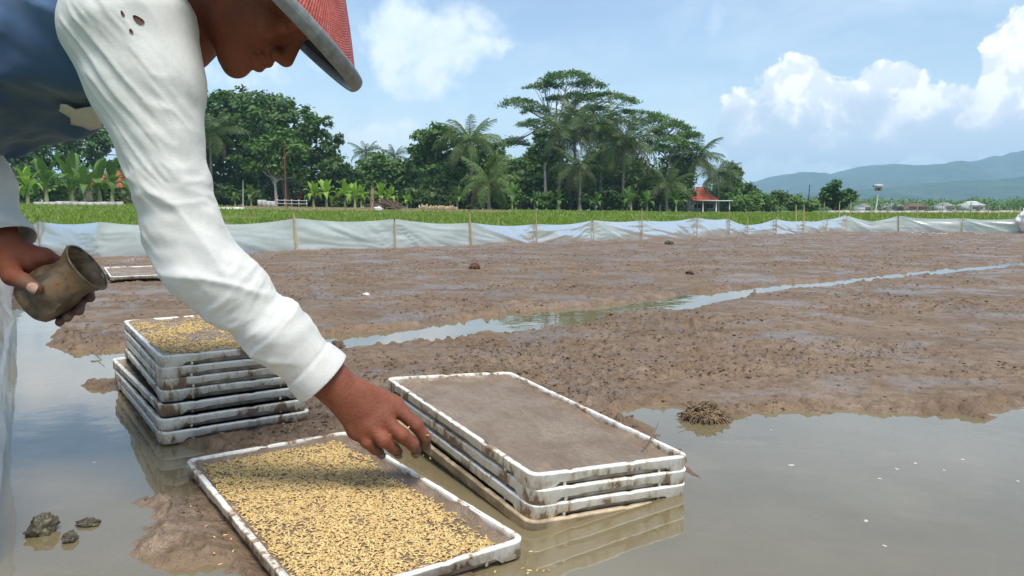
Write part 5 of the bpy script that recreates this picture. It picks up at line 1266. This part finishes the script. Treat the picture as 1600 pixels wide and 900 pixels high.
# ---- conical woven hat
hat_c = atd(411, -8, 1.25); HA = A3(0.69, 0.10, 0.72); HA /= np.linalg.norm(HA)
qh = Vector(HA).to_track_quat('Z', 'Y'); Mh = Matrix.Translation(Vector(hat_c)) @ qh.to_matrix().to_4x4()
m_straw, t, out = material('red_woven_straw'); co = coords(t); sx = t.n('ShaderNodeSeparateXYZ', ins={0: co})
ang = t.math('ARCTAN2', sx.outputs[1], sx.outputs[0]); rad_ = t.math('SQRT', t.math('ADD', t.math('MULTIPLY', sx.outputs[0], sx.outputs[0]), t.math('MULTIPLY', sx.outputs[1], sx.outputs[1])))
wa = t.math('SINE', t.math('ADD', t.math('MULTIPLY', rad_, 1900.0), t.math('MULTIPLY', t.math('SIGN', t.math('SINE', t.math('MULTIPLY', ang, 105.0))), 1.57)))
wb = t.math('ABSOLUTE', t.math('SINE', t.math('MULTIPLY', ang, 105.0)))
nz = t.noise(co, 28, 6, 0.7); c = t.mix(t.ramp(nz, 0.3, 0.7), (0.42, 0.050, 0.035), (0.60, 0.115, 0.075)); c = t.mix(t.ramp(t.noise(co, 120, 5, 0.7), 0.46, 0.7, 0, 0.7), c, (0.62, 0.30, 0.22)); c = t.mix(t.ramp(wa, -0.4, -1.0, 0, 0.55), c, (0.20, 0.02, 0.015))
pbsdf(t, out, Base_Color=c, Roughness=0.5, Specular_IOR_Level=0.4, Normal=bump(t, t.math('ADD', t.math('MULTIPLY', wa, 0.5), wb), 0.7, 0.0025))
m_trim = simple('grey_rubber_trim', (0.20, 0.21, 0.21), 0.45, 0.25, 60); m_lin = simple('dark_hat_lining', (0.035, 0.025, 0.02), 0.8, 0.5, 30)
RH = 0.200; rs_ = np.linspace(0.004, RH - 0.004, 26); zs_ = 0.150 * (1 - (rs_ / RH) ** 1.18)
prof = list(zip(rs_, zs_)); V, F = lathe([(r, z) for r, z in prof[::-1]], 96)
hat = bpy.data.objects.new('straw_hat', mesh_np('straw_hat', V, F, True)); C.objects.link(hat); hat.data.materials.append(m_straw); hat.parent = person; hat.matrix_parent_inverse = Matrix.Translation((1.2, -1.29, -0.04)); hat.matrix_basis = Mh
hat['label'] = 'red woven conical hat with thick grey rim'
V, F = lathe([(r, z - 0.006) for r, z in prof], 64); obj('lining', mesh_np('lining', V, F, True), m_lin, hat)
a = np.linspace(0, 2 * math.pi, 17)[:-1]
tr_p = [(RH - 0.003 + 0.0075 * math.cos(x) , 0.002 + 0.0125 * math.sin(x)) for x in a]; tr_p.append(tr_p[0])
V, F = lathe(tr_p, 96); obj('rim_trim', mesh_np('rim_trim', V, F, True), m_trim, hat)
ban = [(0.088, 0.02), (0.094, 0.02), (0.094, 0.055), (0.088, 0.055), (0.088, 0.02)]; V, F = lathe(ban, 48); obj('head_band', mesh_np('head_band', V, F, True), m_lin, hat)

# ---- the jar
m_jar, t, out = material('mud_stained_cut_bottle'); co = coords(t); n1 = t.noise(co, 22, 5, 0.65, 0.6); n2 = t.noise(co, 120, 4, 0.6)
c = t.mix(t.ramp(n1, 0.35, 0.65), (0.070, 0.048, 0.029), (0.24, 0.165, 0.090)); c = t.mix(t.ramp(n1, 0.54, 0.66, 0, 0.9), c, (0.26, 0.115, 0.035)); c = t.mix(t.ramp(n2, 0.58, 0.7, 0, 0.8), c, (0.07, 0.055, 0.04))
pbsdf(t, out, Base_Color=c, Roughness=0.38, Specular_IOR_Level=0.5, Normal=bump(t, t.math('ADD', n1, n2), 0.4, 0.002))
jar = empty('cut_bottle_scoop', tuple(J0), 0, 'muddy cut-off bottle used as a seed cup in the left hand', 'cup')
jar.rotation_euler = Vector(JA).to_track_quat('Z', 'Y').to_euler()
prj = [(0.001, 0.0), (0.030, 0.0), (0.0385, 0.004), (0.0415, 0.014), (0.0415, 0.34 * JL), (0.0400, 0.5 * JL), (0.0350, 0.66 * JL), (0.0345, 0.78 * JL), (0.0385, 0.90 * JL), (0.0428, 0.98 * JL), (0.0438, JL), (0.0424, JL), (0.0365, 0.90 * JL), (0.0325, 0.78 * JL), (0.0330, 0.66 * JL), (0.038, 0.5 * JL), (0.0385, 0.1 * JL), (0.001, 0.06 * JL)]
V, F = lathe(prj, 40); jr = np.hypot(V[:, 0], V[:, 1]); V[:, :2] *= (1 + 0.26 * (fbm(V / 0.020, 3, 95) - 0.5))[:, None]; V[:, 2] += 0.010 * (jr > 0.040) * (V[:, 2] > 0.9 * JL) * (fbm(V / 0.02, 2, 96) - 0.5)
obj('cup_body', mesh_np('cup_body', V, F, True), m_jar, jar)
V, F = lathe([(0.0434 + 0.0018 * math.cos(x), JL + 0.0018 * math.sin(x)) for x in np.linspace(0, 2 * math.pi, 9)], 40); obj('cut_lip', mesh_np('cut_lip', V, F, True), m_jar, jar)
nn = 260; r_ = np.random.default_rng(33); rr_ = 0.030 * np.sqrt(r_.random(nn)); a = r_.uniform(0, 6.28, nn)
P = np.column_stack([rr_ * np.cos(a), rr_ * np.sin(a)]); Wg = place_grains(P, 0.60 * JL + r_.uniform(0, 0.006, nn) + 0.3 * np.abs(P[:, 1]), r_.uniform(0, 6.28, nn), r_.normal(0, 0.4, nn), np.ones(nn))
Mj = np.array(Matrix.Translation(Vector(J0)) @ Vector(JA).to_track_quat('Z', 'Y').to_matrix().to_4x4()); grain_stuff('rice_seed_heap', 'little rice seed left in the muddy cup', Wg @ Mj[:3, :3].T + Mj[:3, 3], 3)
# grains dropping from the fingers
for i, (x, y, Y) in enumerate([(668, 680, 1.165), (661, 712, 1.185), (640, 716, 1.18), (627, 722, 1.18), (672, 716, 1.18), (638, 668, 1.145)]):
    o = bpy.data.objects.new('rice_grain', gme); C.objects.link(o); o.location = atd(x, y, Y); o.rotation_euler = (i * 1.3, i * 0.7, i * 2.1)
    tag(o, 'single rice grain sticking to or dropping from the seed-sowing fingers', 'grain', 'grains falling from the hand')
# ------------------------------------------------------------------ clods, straw and litter on the mud
m_clod = simple('mud_clod', (0.115, 0.077, 0.047), 0.7, 0.45, 3.0, 0.0, 0.0)
def lump(seed, n=1):
    V = np.array([[x, y, z] for x in (-1, 1) for y in (-1, 1) for z in (-0.7, 0.8)], float); V *= np.random.default_rng(seed).uniform(0.55, 1.1, (8, 3))
    return V, np.array([[0, 1, 3, 2], [4, 6, 7, 5], [0, 4, 5, 1], [2, 3, 7, 6], [0, 2, 6, 4], [1, 5, 7, 3]])
def scatter_lumps(n, seed, r0, r1, smin_, smax):
    r_ = np.random.default_rng(seed); az_ = np.radians(r_.uniform(-44, 44, n)); Y = np.exp(r_.uniform(math.log(r0), math.log(r1), n)); P = np.column_stack([np.tan(az_) * Y, Y])
    P = P[poly_sd(P, paddy) < -0.05]; zone = sstep(0.40, 0.60, fbm(P / np.array([0.55, 0.3]), 3, 41)); P = P[r_.random(len(P)) < 0.12 + 0.88 * zone]
    h, dj = mud_height(P); k = (dj > 0.006) & (h > ZW); 
    for cx, cy, yaw in ((-0.2268, 0.7927, 0.6092), (-0.690, 1.446, 0.615), (0.028, 1.048, 0.517)):
        u = np.array([math.cos(yaw), math.sin(yaw)]); v = np.array([-u[1], u[0]]); q = P - np.array([cx, cy]) - u * 0.15 - v * 0.30
        k &= np.maximum(np.abs(q @ u) - 0.16, np.abs(q @ v) - 0.31) > 0
    return P[k], h[k], r_
Vs, Fs, nv = [], [], 0; LV = [lump(i)[0] for i in range(12)]; LF = lump(0)[1]
P, h, r_ = scatter_lumps(60000, 811, 1.0, 13.0, 0, 0)
sz = 0.0011 + 0.0036 * r_.random(len(P)) ** 3.5; sz *= 0.75 + 0.11 * np.clip(P[:, 1], 0, 7)
a = r_.uniform(0, 6.28, len(P)); ca, sa = np.cos(a), np.sin(a); pick = r_.integers(0, 12, len(P)); B = np.stack(LV)[pick] * sz[:, None, None] * np.array([1.25, 1.0, 0.7])
V = np.stack([B[..., 0] * ca[:, None] - B[..., 1] * sa[:, None] + P[:, 0, None], B[..., 0] * sa[:, None] + B[..., 1] * ca[:, None] + P[:, 1, None], B[..., 2] + (h + sz * 0.1)[:, None]], -1).reshape(-1, 3)
F = (LF[None] + (np.arange(len(P)) * 8)[:, None, None]).reshape(-1, 4)
tag(obj('mud_crumbs', mesh_np('mud_crumbs', V, F, True), m_clod), 'dark crumbs of turned mud strewn over the paddy', 'mud', kind='stuff')
m_straw2 = simple('old_straw', (0.17, 0.125, 0.07), 0.85, 0.4, 4.0)
P, h, r_ = scatter_lumps(2600, 812, 1.1, 14.0, 0, 0); n = len(P); a = r_.uniform(0, 6.28, n); L = r_.uniform(0.004, 0.016, n) * (0.7 + 0.10 * P[:, 1]); wd = 0.0009 + 0.00030 * P[:, 1]
dx, dy = np.cos(a), np.sin(a); z = h + 0.002; up_ = np.abs(r_.normal(0, 0.25, n)) * L
V = np.stack([np.column_stack([P[:, 0] - dx * L - dy * wd, P[:, 1] - dy * L + dx * wd, z]), np.column_stack([P[:, 0] - dx * L + dy * wd, P[:, 1] - dy * L - dx * wd, z]), np.column_stack([P[:, 0] + dx * L, P[:, 1] + dy * L, z + up_]), np.column_stack([P[:, 0] - dx * L, P[:, 1] - dy * L, z + wd * 2])], 1).reshape(-1, 3)
b4 = (np.arange(n) * 4)[:, None]; F = np.concatenate([b4 + np.array([[0, 1, 2]]), b4 + np.array([[1, 3, 2]]), b4 + np.array([[3, 0, 2]])])
tag(obj('straw_bits', mesh_np('straw_bits', V, F), m_straw2), 'bits of rotted straw pressed into the mud', 'straw', kind='stuff')
def rock(name, label, px, py, size, seed, m_, cat='clod', group=None, z=None, flat=0.6):
    g = at(px, py, 0.004); V, F = lathe([(math.sin(q), -math.cos(q)) for q in np.linspace(0.03, math.pi - 0.03, 26)], 40)
    V = V * (1 + 1.5 * (fbm(V * 3.2 + seed, 5, seed, 0.68) - 0.5))[:, None]; V *= np.array([size, size * 0.75, size * flat])
    zz_ = z if z is not None else float(mud_height(g[None, :2])[0][0]) + size * flat * 0.3
    return tag(obj(name, mesh_np(name, V, F, True), m_, None, (g[0], g[1], zz_), (0, 0, seed)), label, cat, group)
m_rock = simple('wet_dark_clod', (0.085, 0.072, 0.046), 0.45, 0.5, 40, 0.006)
rock('mud_clod', 'largest dark clod standing in the water beside the plastic sheet', 66, 824, 0.020, 1, m_rock, group='clods in the left pool', z=0.004, flat=0.8)
rock('mud_clod', 'small round clod in the water next to the largest one', 109, 836, 0.012, 2, m_rock, group='clods in the left pool', z=0.001)
rock('mud_clod', 'flat low clod in the water nearer the mud bank', 137, 811, 0.016, 3, m_rock, group='clods in the left pool', z=-0.002, flat=0.35)
rock('mud_clod', 'thin clod just breaking the water behind the largest one', 70, 806, 0.015, 4, m_rock, group='clods in the left pool', z=-0.003, flat=0.35)
rock('mud_clod', 'dark reddish clod alone on the far mud below the short palm', 742, 424, 0.050, 5, simple('red_clod', (0.11, 0.055, 0.035), 0.8, 0.4, 30, 0.01), group='clods on the mud')
rock('mud_clod', 'black clod alone on the mud beyond the channel', 1077, 433, 0.026, 6, simple('black_clod', (0.03, 0.02, 0.015), 0.6, 0.4, 30, 0.01), group='clods on the mud')
rock('mud_clod', 'dark clod on the far mud close to the plastic sheet', 1045, 384, 0.060, 7, m_rock, group='clods on the mud')
rock('mud_clod', 'rough clod at the mouth of the channel beside the cuff', 527, 541, 0.030, 8, m_clod, group='clods on the mud', z=0.004, flat=0.55)
rock('white_scrap', 'small white scrap lying on the mud beyond the channel', 572, 469, 0.017, 9, simple('white_scrap', (0.75, 0.72, 0.66), 0.6, 0.1), 'scrap')
# clump of roots and straw at the edge of the right pool
g = at(1100, 652, 0.0); cl = empty('straw_clump', (g[0], g[1], 0.0), 0, 'brown clump of straw and roots with a green sprig at the water edge', 'straw')
mb = MB(); r_ = np.random.default_rng(821)
for k in range(420):
    a = r_.uniform(0, 6.28); q = math.sqrt(r_.random()); L = r_.uniform(0.018, 0.045); c0 = np.array([math.cos(a) * q * 0.046, math.sin(a) * q * 0.040, 0.002 + 0.021 * (1 - q * q)])
    b = a + r_.normal(0, 1.5); d = np.array([math.cos(b), math.sin(b), r_.normal(-0.15, 0.35)]) * L; mb.tube(bez(c0 - d * 0.4, c0 + [0, 0, 0.010], c0 + d * 0.6 - [0, 0, 0.010], 5), [0.0014, 0.0016, 0.0015, 0.0012, 0.0007], 4, False)
obj('straw', mb.mesh('straw', True), simple('brown_roots', (0.17, 0.115, 0.065), 0.85, 0.5, 60), cl)
V, F = lathe([(0.036 * math.sin(q), -0.015 * math.cos(q)) for q in np.linspace(0.03, math.pi - 0.03, 12)], 20); V *= (1 + 1.1 * (fbm(V / 0.012, 4, 5, 0.6) - 0.5))[:, None]; obj('mud_core', mesh_np('mud_core', V, F, True), m_clod, cl)
mb = MB(); mb.add(np.array([[0.006, 0, 0.025], [0.014, -0.004, 0.032], [0.028, -0.004, 0.029], [0.018, 0.004, 0.026]]), np.array([[0, 1, 2, 3]])); obj('green_leaf', mb.mesh('green_leaf'), m_ban, cl)
# twigs
def twig(label, pts, r=0.0022):
    mb = MB(); pts = np.array(pts); mb.tube(pts, np.linspace(r, r * 0.5, len(pts)), 6)
    q = pts[len(pts) // 2]; mb.tube(np.array([q, q + [0.010, 0.006, 0.014], q + [0.016, 0.012, 0.024]]), [r * 0.7, r * 0.5, r * 0.3], 5)
    return tag(obj('twig', mb.mesh('twig', True), m_wood), label, 'twig', 'twigs lying about')
twig('forked dark twig reaching from the mud into the left pool', [at(142, 549, 0.012), at(148, 553, 0.008), at(152, 556, 0.004), at(158, 562, -0.003)], 0.003)
tc = at(1010, 694, 0.08)
bpy.context.view_layer.update(); Mt = np.array(right_trays[0].matrix_basis)
tl = lambda x, y, z: Mt[:3, :3] @ A3(x, y, z) + Mt[:3, 3]
twig('small forked twig lying on the rim of the mud-filled tray', [tl(0.105, -0.235, 0.019), tl(0.122, -0.225, 0.022), tl(0.138, -0.214, 0.026), tl(0.149, -0.206, 0.0275)], 0.0016)
# pale flecks floating on the right pool
m_foam = simple('pale_foam', (0.50, 0.48, 0.43), 0.5, 0.1)
V0, F0 = lathe([(1.0 * math.cos(q), 0.35 * math.sin(q)) for q in np.linspace(0, math.pi / 2 - 0.05, 5)], 12); fm = mesh_np('floating_fleck', V0, F0, True); fm.materials.append(m_foam)
for i, (x, y, s) in enumerate([(1236, 727, 0.0062), (1353, 814, 0.0050), (1401, 733, 0.0045), (1374, 748, 0.0040), (1430, 724, 0.0045), (1475, 735, 0.0035), (1382, 853, 0.0036), (1504, 718, 0.0045), (1205, 672, 0.003), (1590, 752, 0.004), (147, 723, 0.0050)]):
    g = at(x, y, ZW); o = bpy.data.objects.new('floating_fleck', fm); C.objects.link(o); o.location = (g[0], g[1], ZW + 0.0003); o.scale = (s * 0.95, s * 0.6, s * 0.5); o.rotation_euler = (0, 0, i * 0.9)
    tag(o, 'pale fleck of foam floating on the still water' if i < 10 else 'pale fleck floating on the water left of the tall stack', 'foam', 'flecks floating on the water')
# stray grains on the mud round the tray
r_ = np.random.default_rng(841)
for i in range(46):
    if i < 16: x, y = r_.uniform(290, 420), r_.uniform(715, 880)
    elif i < 26: x, y = r_.uniform(760, 880), r_.uniform(845, 895)
    else: x, y = r_.uniform(330, 500), r_.uniform(662, 690)
    g = at(x, y, 0.003); u = np.array([math.cos(FY), math.sin(FY)]); v = np.array([-u[1], u[0]]); q = g[:2] - FC
    if -0.005 < q @ u < TW + 0.005 and -0.005 < q @ v < TL + 0.005: continue
    hz_ = float(mud_height(g[None, :2])[0][0]); o = bpy.data.objects.new('rice_grain', gme); C.objects.link(o)
    o.location = (g[0], g[1], max(hz_, ZW) + 0.001); o.rotation_euler = (0, 0, r_.uniform(0, 6.28)); tag(o, 'stray rice grain spilled on the mud outside the single tray', 'grain', 'grains spilled outside the tray')

# ------------------------------------------------------------------ village edge: houses, walls, posts
m_tile, t, out = material('red_roof_tiles'); co = coords(t); n1 = t.noise(co, 1.4, 5, 0.6); n2 = t.noise(co, 9, 4, 0.6)
c = t.mix(t.ramp(n1, 0.3, 0.7), (0.34, 0.085, 0.050), (0.46, 0.140, 0.085)); c = t.mix(t.ramp(n2, 0.5, 0.7, 0, 0.6), c, (0.22, 0.055, 0.04)); pbsdf(t, out, Base_Color=c, Roughness=0.8, Specular_IOR_Level=0.2)
m_teal = simple('pale_teal_paint', (0.30, 0.46, 0.45), 0.8, 0.15, 3); m_whitew = simple('white_paint', (0.72, 0.72, 0.70), 0.7, 0.1, 3); m_darkw = simple('dark_opening', (0.03, 0.03, 0.03), 0.9, 0.1, 3); m_brickw = simple('bare_wall', (0.33, 0.24, 0.18), 0.9, 0.25, 3); m_greyw = simple('grey_concrete', (0.42, 0.41, 0.38), 0.9, 0.2, 2)
def house(label, x0, x1, eave_py, ridge_py, Y, wall_m, depth=5.0, awning=False, group='village houses', hip=0.25, roof_m=None):
    xa, xb = (x0 - 800) / FPX * Y, (x1 - 800) / FPX * Y; cx = (xa + xb) / 2; g = np.array([cx, Y, gz(cx, Y)]); e = empty('village_house', tuple(g), 0, label, 'house', group)
    w_ = xb - xa; he = zpix(eave_py, Y) - g[2]; hr = zpix(ridge_py, Y) - g[2]; ww = w_ * 0.88
    mb = MB(); mb.box((0, depth / 2, he / 2 - 0.1), (ww, depth * 0.86, he + 0.2)); obj('wall', mb.mesh('wall'), wall_m, e)
    # hip roof laid in overlapping tile courses
    nC = 7; V = []; F = []
    for k in range(nC):
        f0, f1 = k / nC, (k + 1) / nC
        for (f, dz_) in ((f0, 0.05), (f1, 0.0)):
            hx = w_ / 2 * (1 - f * (1 - hip)); hy = depth / 2 * (1 - f * 0.97); z = he + (hr - he) * f + dz_
            V += [(-hx, depth / 2 - hy, z), (hx, depth / 2 - hy, z), (hx, depth / 2 + hy, z), (-hx, depth / 2 + hy, z)]
        b = k * 8; F += [[b + i, b + (i + 1) % 4, b + 4 + (i + 1) % 4, b + 4 + i] for i in range(4)]
    rf = obj('roof', mesh_np('roof', np.array(V), np.array(F)), roof_m or m_tile, e); mb = MB(); mb.box((0, depth / 2, hr + 0.03), (w_ * hip, 0.2, 0.12)); obj('ridge_cap', mb.mesh('ridge_cap'), roof_m or m_tile, rf)
    for sx in (-0.22, 0.24):
        mb = MB(); mb.box((sx * ww, depth * 0.07 - 0.03, he * 0.52), (0.75, 0.06, he * 0.42)); wn = obj('window', mb.mesh('window'), m_darkw, e)
        mb = MB()
        for q, r2 in (((sx * ww, depth * 0.07 - 0.07, he * 0.74), (0.87, 0.06, 0.06)), ((sx * ww, depth * 0.07 - 0.07, he * 0.30), (0.87, 0.06, 0.06)), ((sx * ww, depth * 0.07 - 0.07, he * 0.52), (0.05, 0.05, he * 0.40))): mb.box(q, r2)
        obj('frame', mb.mesh('frame'), m_whitew, wn)
    mb = MB(); mb.box((0.02 * ww, depth * 0.07 - 0.03, he * 0.36), (0.8, 0.07, he * 0.72)); obj('door', mb.mesh('door'), m_wood, e)
    if awning:
        mb = MB(); mb.box((0.26 * w_, -1.1, he - 0.02), (w_ * 0.98, 2.6, 0.10)); obj('awning', mb.mesh('awning'), m_whitew, e)
        for sx in (-0.18, 0.24, 0.66):
            mb = MB(); mb.tube(np.array([[sx * w_, -2.2, -0.2], [sx * w_, -2.2, he - 0.06]]), 0.06, 6); obj('post', mb.mesh('post'), m_whitew, e)
    return e
house('red hip-roofed hut with white awning and teal wall', 1074, 1122, 314, 293, 90, m_teal, 4.2, True)
house('low house with faded red roof behind the lime banana plants', 448, 525, 310, 290, 96, m_brickw, 6)
house('orange-roofed house glimpsed behind the left banana plants', 132, 196, 294, 266, 84, m_brickw, 5)
house('green-walled hut with red roof edge behind the bamboo fence', 686, 722, 306, 294, 96, m_teal, 4)
def box_thing(name, label, cat, px0, px1, py0, py1, Y, m_, n=1, dep=0.25, group=None):
    """low wall of n separate blocks"""
    xa, xb = (px0 - 800) / FPX * Y, (px1 - 800) / FPX * Y; z1 = zpix(py0, Y); cx = (xa + xb) / 2; g = gz(cx, Y); e = empty(name, (cx, Y, g), 0, label, cat, group); r_ = np.random.default_rng(int(px0))
    w_ = (xb - xa) / n
    for k in range(n):
        mb = MB(); h = max(0.12, z1 - g) * r_.uniform(0.85, 1.08); mb.box((xa - cx + w_ * (k + 0.5), r_.normal(0, 0.03), h / 2 - 0.05), (w_ * 0.95, dep, h + 0.1), r_.normal(0, 0.03)); obj('block', mb.mesh('block'), m_, e)
    return e
box_thing('garden_wall', 'low pale wall at the edge of the grass before the left house', 'wall', 58, 196, 315, 319, 52, m_greyw, 12)
box_thing('block_row', 'row of white blocks lying on the grass beside the sleeve', 'blocks', 340, 384, 326, 332, 46, m_whitew, 6)
box_thing('garden_wall', 'short grey wall before the drooping palm', 'wall', 405, 432, 313, 320, 62, m_greyw, 4)
box_thing('field_wall', 'long pale stone bank across the far field under the hills', 'wall', 1290, 1590, 329, 333, 58, simple('pale_stone', (0.42, 0.37, 0.30), 0.9, 0.3, 2), 26)
# rail fence by the far roof
e = empty('rail_fence', (0, 0, 0), 0, 'grey rail fence under the slim forked tree', 'fence'); Y = 64
for px_ in (436, 447, 458, 469, 481):
    g = ground_pt(px_, Y); mb = MB(); mb.box((g[0], Y, g[2] + 0.25), (0.07, 0.07, 0.8)); obj('post', mb.mesh('post'), m_greyw, e)
for dz_ in (0.28, 0.55):
    a_, b_ = ground_pt(434, Y), ground_pt(483, Y); mb = MB(); mb.tube(np.array([a_ + [0, -0.06, dz_], b_ + [0, -0.06, dz_]]), 0.035, 6); obj('rail', mb.mesh('rail'), m_greyw, e)
# split bamboo fence: each slat a part
e = empty('bamboo_fence', (0, 0, 0), 0, 'pale split-bamboo fence at the edge of the grass', 'fence'); Y = 60; r_ = np.random.default_rng(871)
for px_ in np.arange(656, 716, 2.0):
    g = ground_pt(px_, Y); h = zpix(320 + r_.normal(0, 1.0) + 2.5 * ((px_ - 656) / 60), Y) - g[2]; mb = MB(); mb.box((g[0], Y + r_.normal(0, 0.02), g[2] + h / 2 - 0.05), (0.075, 0.025, h + 0.1), r_.normal(0, 0.1)); obj('slat', mb.mesh('slat'), m_bamboo, e)
# brush pile
g = ground_pt(606, 55); e = empty('brush_pile', tuple(g), 0, 'heap of cut branches lying on the grass beside the stump', 'brush'); mb = MB()
for k in range(90):
    a_ = r_.normal(0, 0.35); L = r_.uniform(0.3, 0.75); c0 = np.array([r_.normal(0, 0.42), r_.normal(0, 0.25), abs(r_.normal(0, 0.20))]); d = np.array([math.cos(a_) * L, r_.normal(0, 0.2), math.sin(a_) * L - 0.1]); c0[2] += max(0, 0.08 - min(c0[2] - d[2], c0[2] + d[2]) * 0.5)
    mb.tube(np.array([c0 - d, c0 + [0, 0, 0.04], c0 + d]), [0.03, 0.026, 0.012], 5)
obj('branch_heap', mb.mesh('branch_heap', True), simple('cut_branches', (0.20, 0.145, 0.10), 0.9, 0.4, 3), e)
rock('sack', 'pale sack lying beside the brush pile', 592, 333.5, 0.01, 12, m_whitew, 'sack'); bpy.data.objects['sack'].location = tuple(ground_pt(592, 50) + [0, 0, 0.12]); bpy.data.objects['sack'].scale = (34, 26, 26)
def pole(name, label, px_, py0, Y, r, m_, lean=0.0, cat='pole', group=None, extra=None):
    g = ground_pt(px_, Y); h = zpix(py0, Y) - g[2]; e = empty(name, tuple(g), 0, label, cat, group); mb = MB(); mb.tube(np.column_stack([np.linspace(0, lean, 6), 0.01 * np.sin(np.arange(6)), np.linspace(-0.15, h, 6)]), np.linspace(r, r * 0.75, 6), 7); obj('shaft', mb.mesh('shaft', True), m_, e); return e, h
pole('old_post', 'thick weathered post standing beside the left sleeve', 17, 264, 13.5, 0.13, m_wood, 0.05, 'post')
pole('iron_pole', 'rusty red pole standing before the huge dark tree', 449, 228, 72, 0.07, simple('rust', (0.20, 0.07, 0.045), 0.8, 0.3, 3))
pole('dead_stump', 'ragged dead banana stump among the lime plants', 582, 290, 56, 0.16, simple('dead_stem', (0.27, 0.21, 0.13), 0.9, 0.4, 4), 0.1, 'stump')
pole('bamboo_pole', 'pale leaning pole beside the ragged stump', 579, 316, 50, 0.05, m_bamboo, 0.25)
pole('black_pole', 'thin black pole rising from the light green patch', 1259, 289, 80, 0.05, m_darkw, 0.15)
pole('slim_trunk', 'thin pale bare trunk under the drooping palm', 382, 282, 70, 0.06, m_barkp, 0.1, 'trunk')
e, h = pole('birdhouse_pole', 'pale pole carrying a small wooden birdhouse', 1365, 300, 62, 0.055, m_whitew, 0.15)
mb = MB(); mb.box((0.15, 0, h + 0.22), (0.42, 0.40, 0.26)); bh = obj('birdhouse', mb.mesh('birdhouse'), simple('bare_board', (0.40, 0.30, 0.20), 0.85, 0.3, 4), e)
mb = MB(); mb.add(np.array([[-0.22, -0.32, h + 0.40], [0.52, -0.32, h + 0.40], [0.52, 0.32, h + 0.40], [-0.22, 0.32, h + 0.40], [-0.16, 0, h + 0.62], [0.46, 0, h + 0.62]]), [np.array([[0, 1, 5, 4], [2, 3, 4, 5], [3, 2, 1, 0]]), np.array([[1, 2, 5], [3, 0, 4]])]); obj('roof', mb.mesh('roof'), m_greyw, bh)
mb = MB(); mb.box((0.10, -0.235, h + 0.2), (0.13, 0.03, 0.15)); obj('entrance', mb.mesh('entrance'), m_darkw, bh)
for i, (x, tp, Y) in enumerate([(1242, 319, 20), (1284, 315, 22), (1309, 315, 21), (1325, 313, 23), (1381, 316, 21), (1431, 310, 24), (1446, 320, 28), (1470, 318, 27), (1484, 320, 29), (1515, 316, 26), (1528, 320, 28), (1541, 317, 30), (1556, 320, 25), (1573, 322, 27), (1412, 321, 30), (1360, 322, 26)]):
    g = ground_pt(x, Y); stake((g[0], g[1]), zpix(tp, Y), 'bamboo stake standing in the field behind the plastic sheet', 0.016, (rng.normal(0, 0.04), 0), 'bare stakes in the field behind the fence', None, g[2] - 0.1)
for i, (x0, x1, tp, rp, Y, m_, lab) in enumerate([(1386, 1412, 322, 317, 190, m_whitew, 'far white house with grey roof between field and hills'), (1418, 1452, 323, 318, 185, m_brickw, 'far long house with brown tiled roof'), (1474, 1492, 322, 317, 180, m_whitew, 'small far house beside the brown roof'), (1512, 1538, 321, 315, 190, m_whitew, 'far white two-storey house near the stakes'), (1350, 1362, 324, 319, 150, m_whitew, 'tiny far white hut left of the birdhouse pole')]):
    house(lab, x0, x1, tp, rp, Y, m_, 6, False, 'far houses below the hills', 0.6, [m_greyw, simple('old_tiles', (0.24, 0.13, 0.09), 0.9, 0.3, 1), m_greyw, m_whitew, m_greyw][i])
# crumpled spare sheet at the right end of the fence
q0 = at(1600, 364, 0.02); V, F = lathe([(math.sin(q), -math.cos(q)) for q in np.linspace(0.03, math.pi - 0.03, 40)], 60); V = V * (1 + 0.9 * (np.abs(fbm(V * 2.2, 4, 9) - 0.5)))[:, None] * np.array([0.30, 0.16, 0.24])
m_crump = simple('bunched_plastic', (0.80, 0.80, 0.77), 0.35, 0.1, 6); tag(obj('bunched_sheet', mesh_np('bunched_sheet', V, F, True), m_crump, None, (q0[0] + 0.08, q0[1] - 0.1, 0.22), (0, 0.5, 0.2)), 'bunched white plastic tied at the end of the fence', 'plastic sheet')
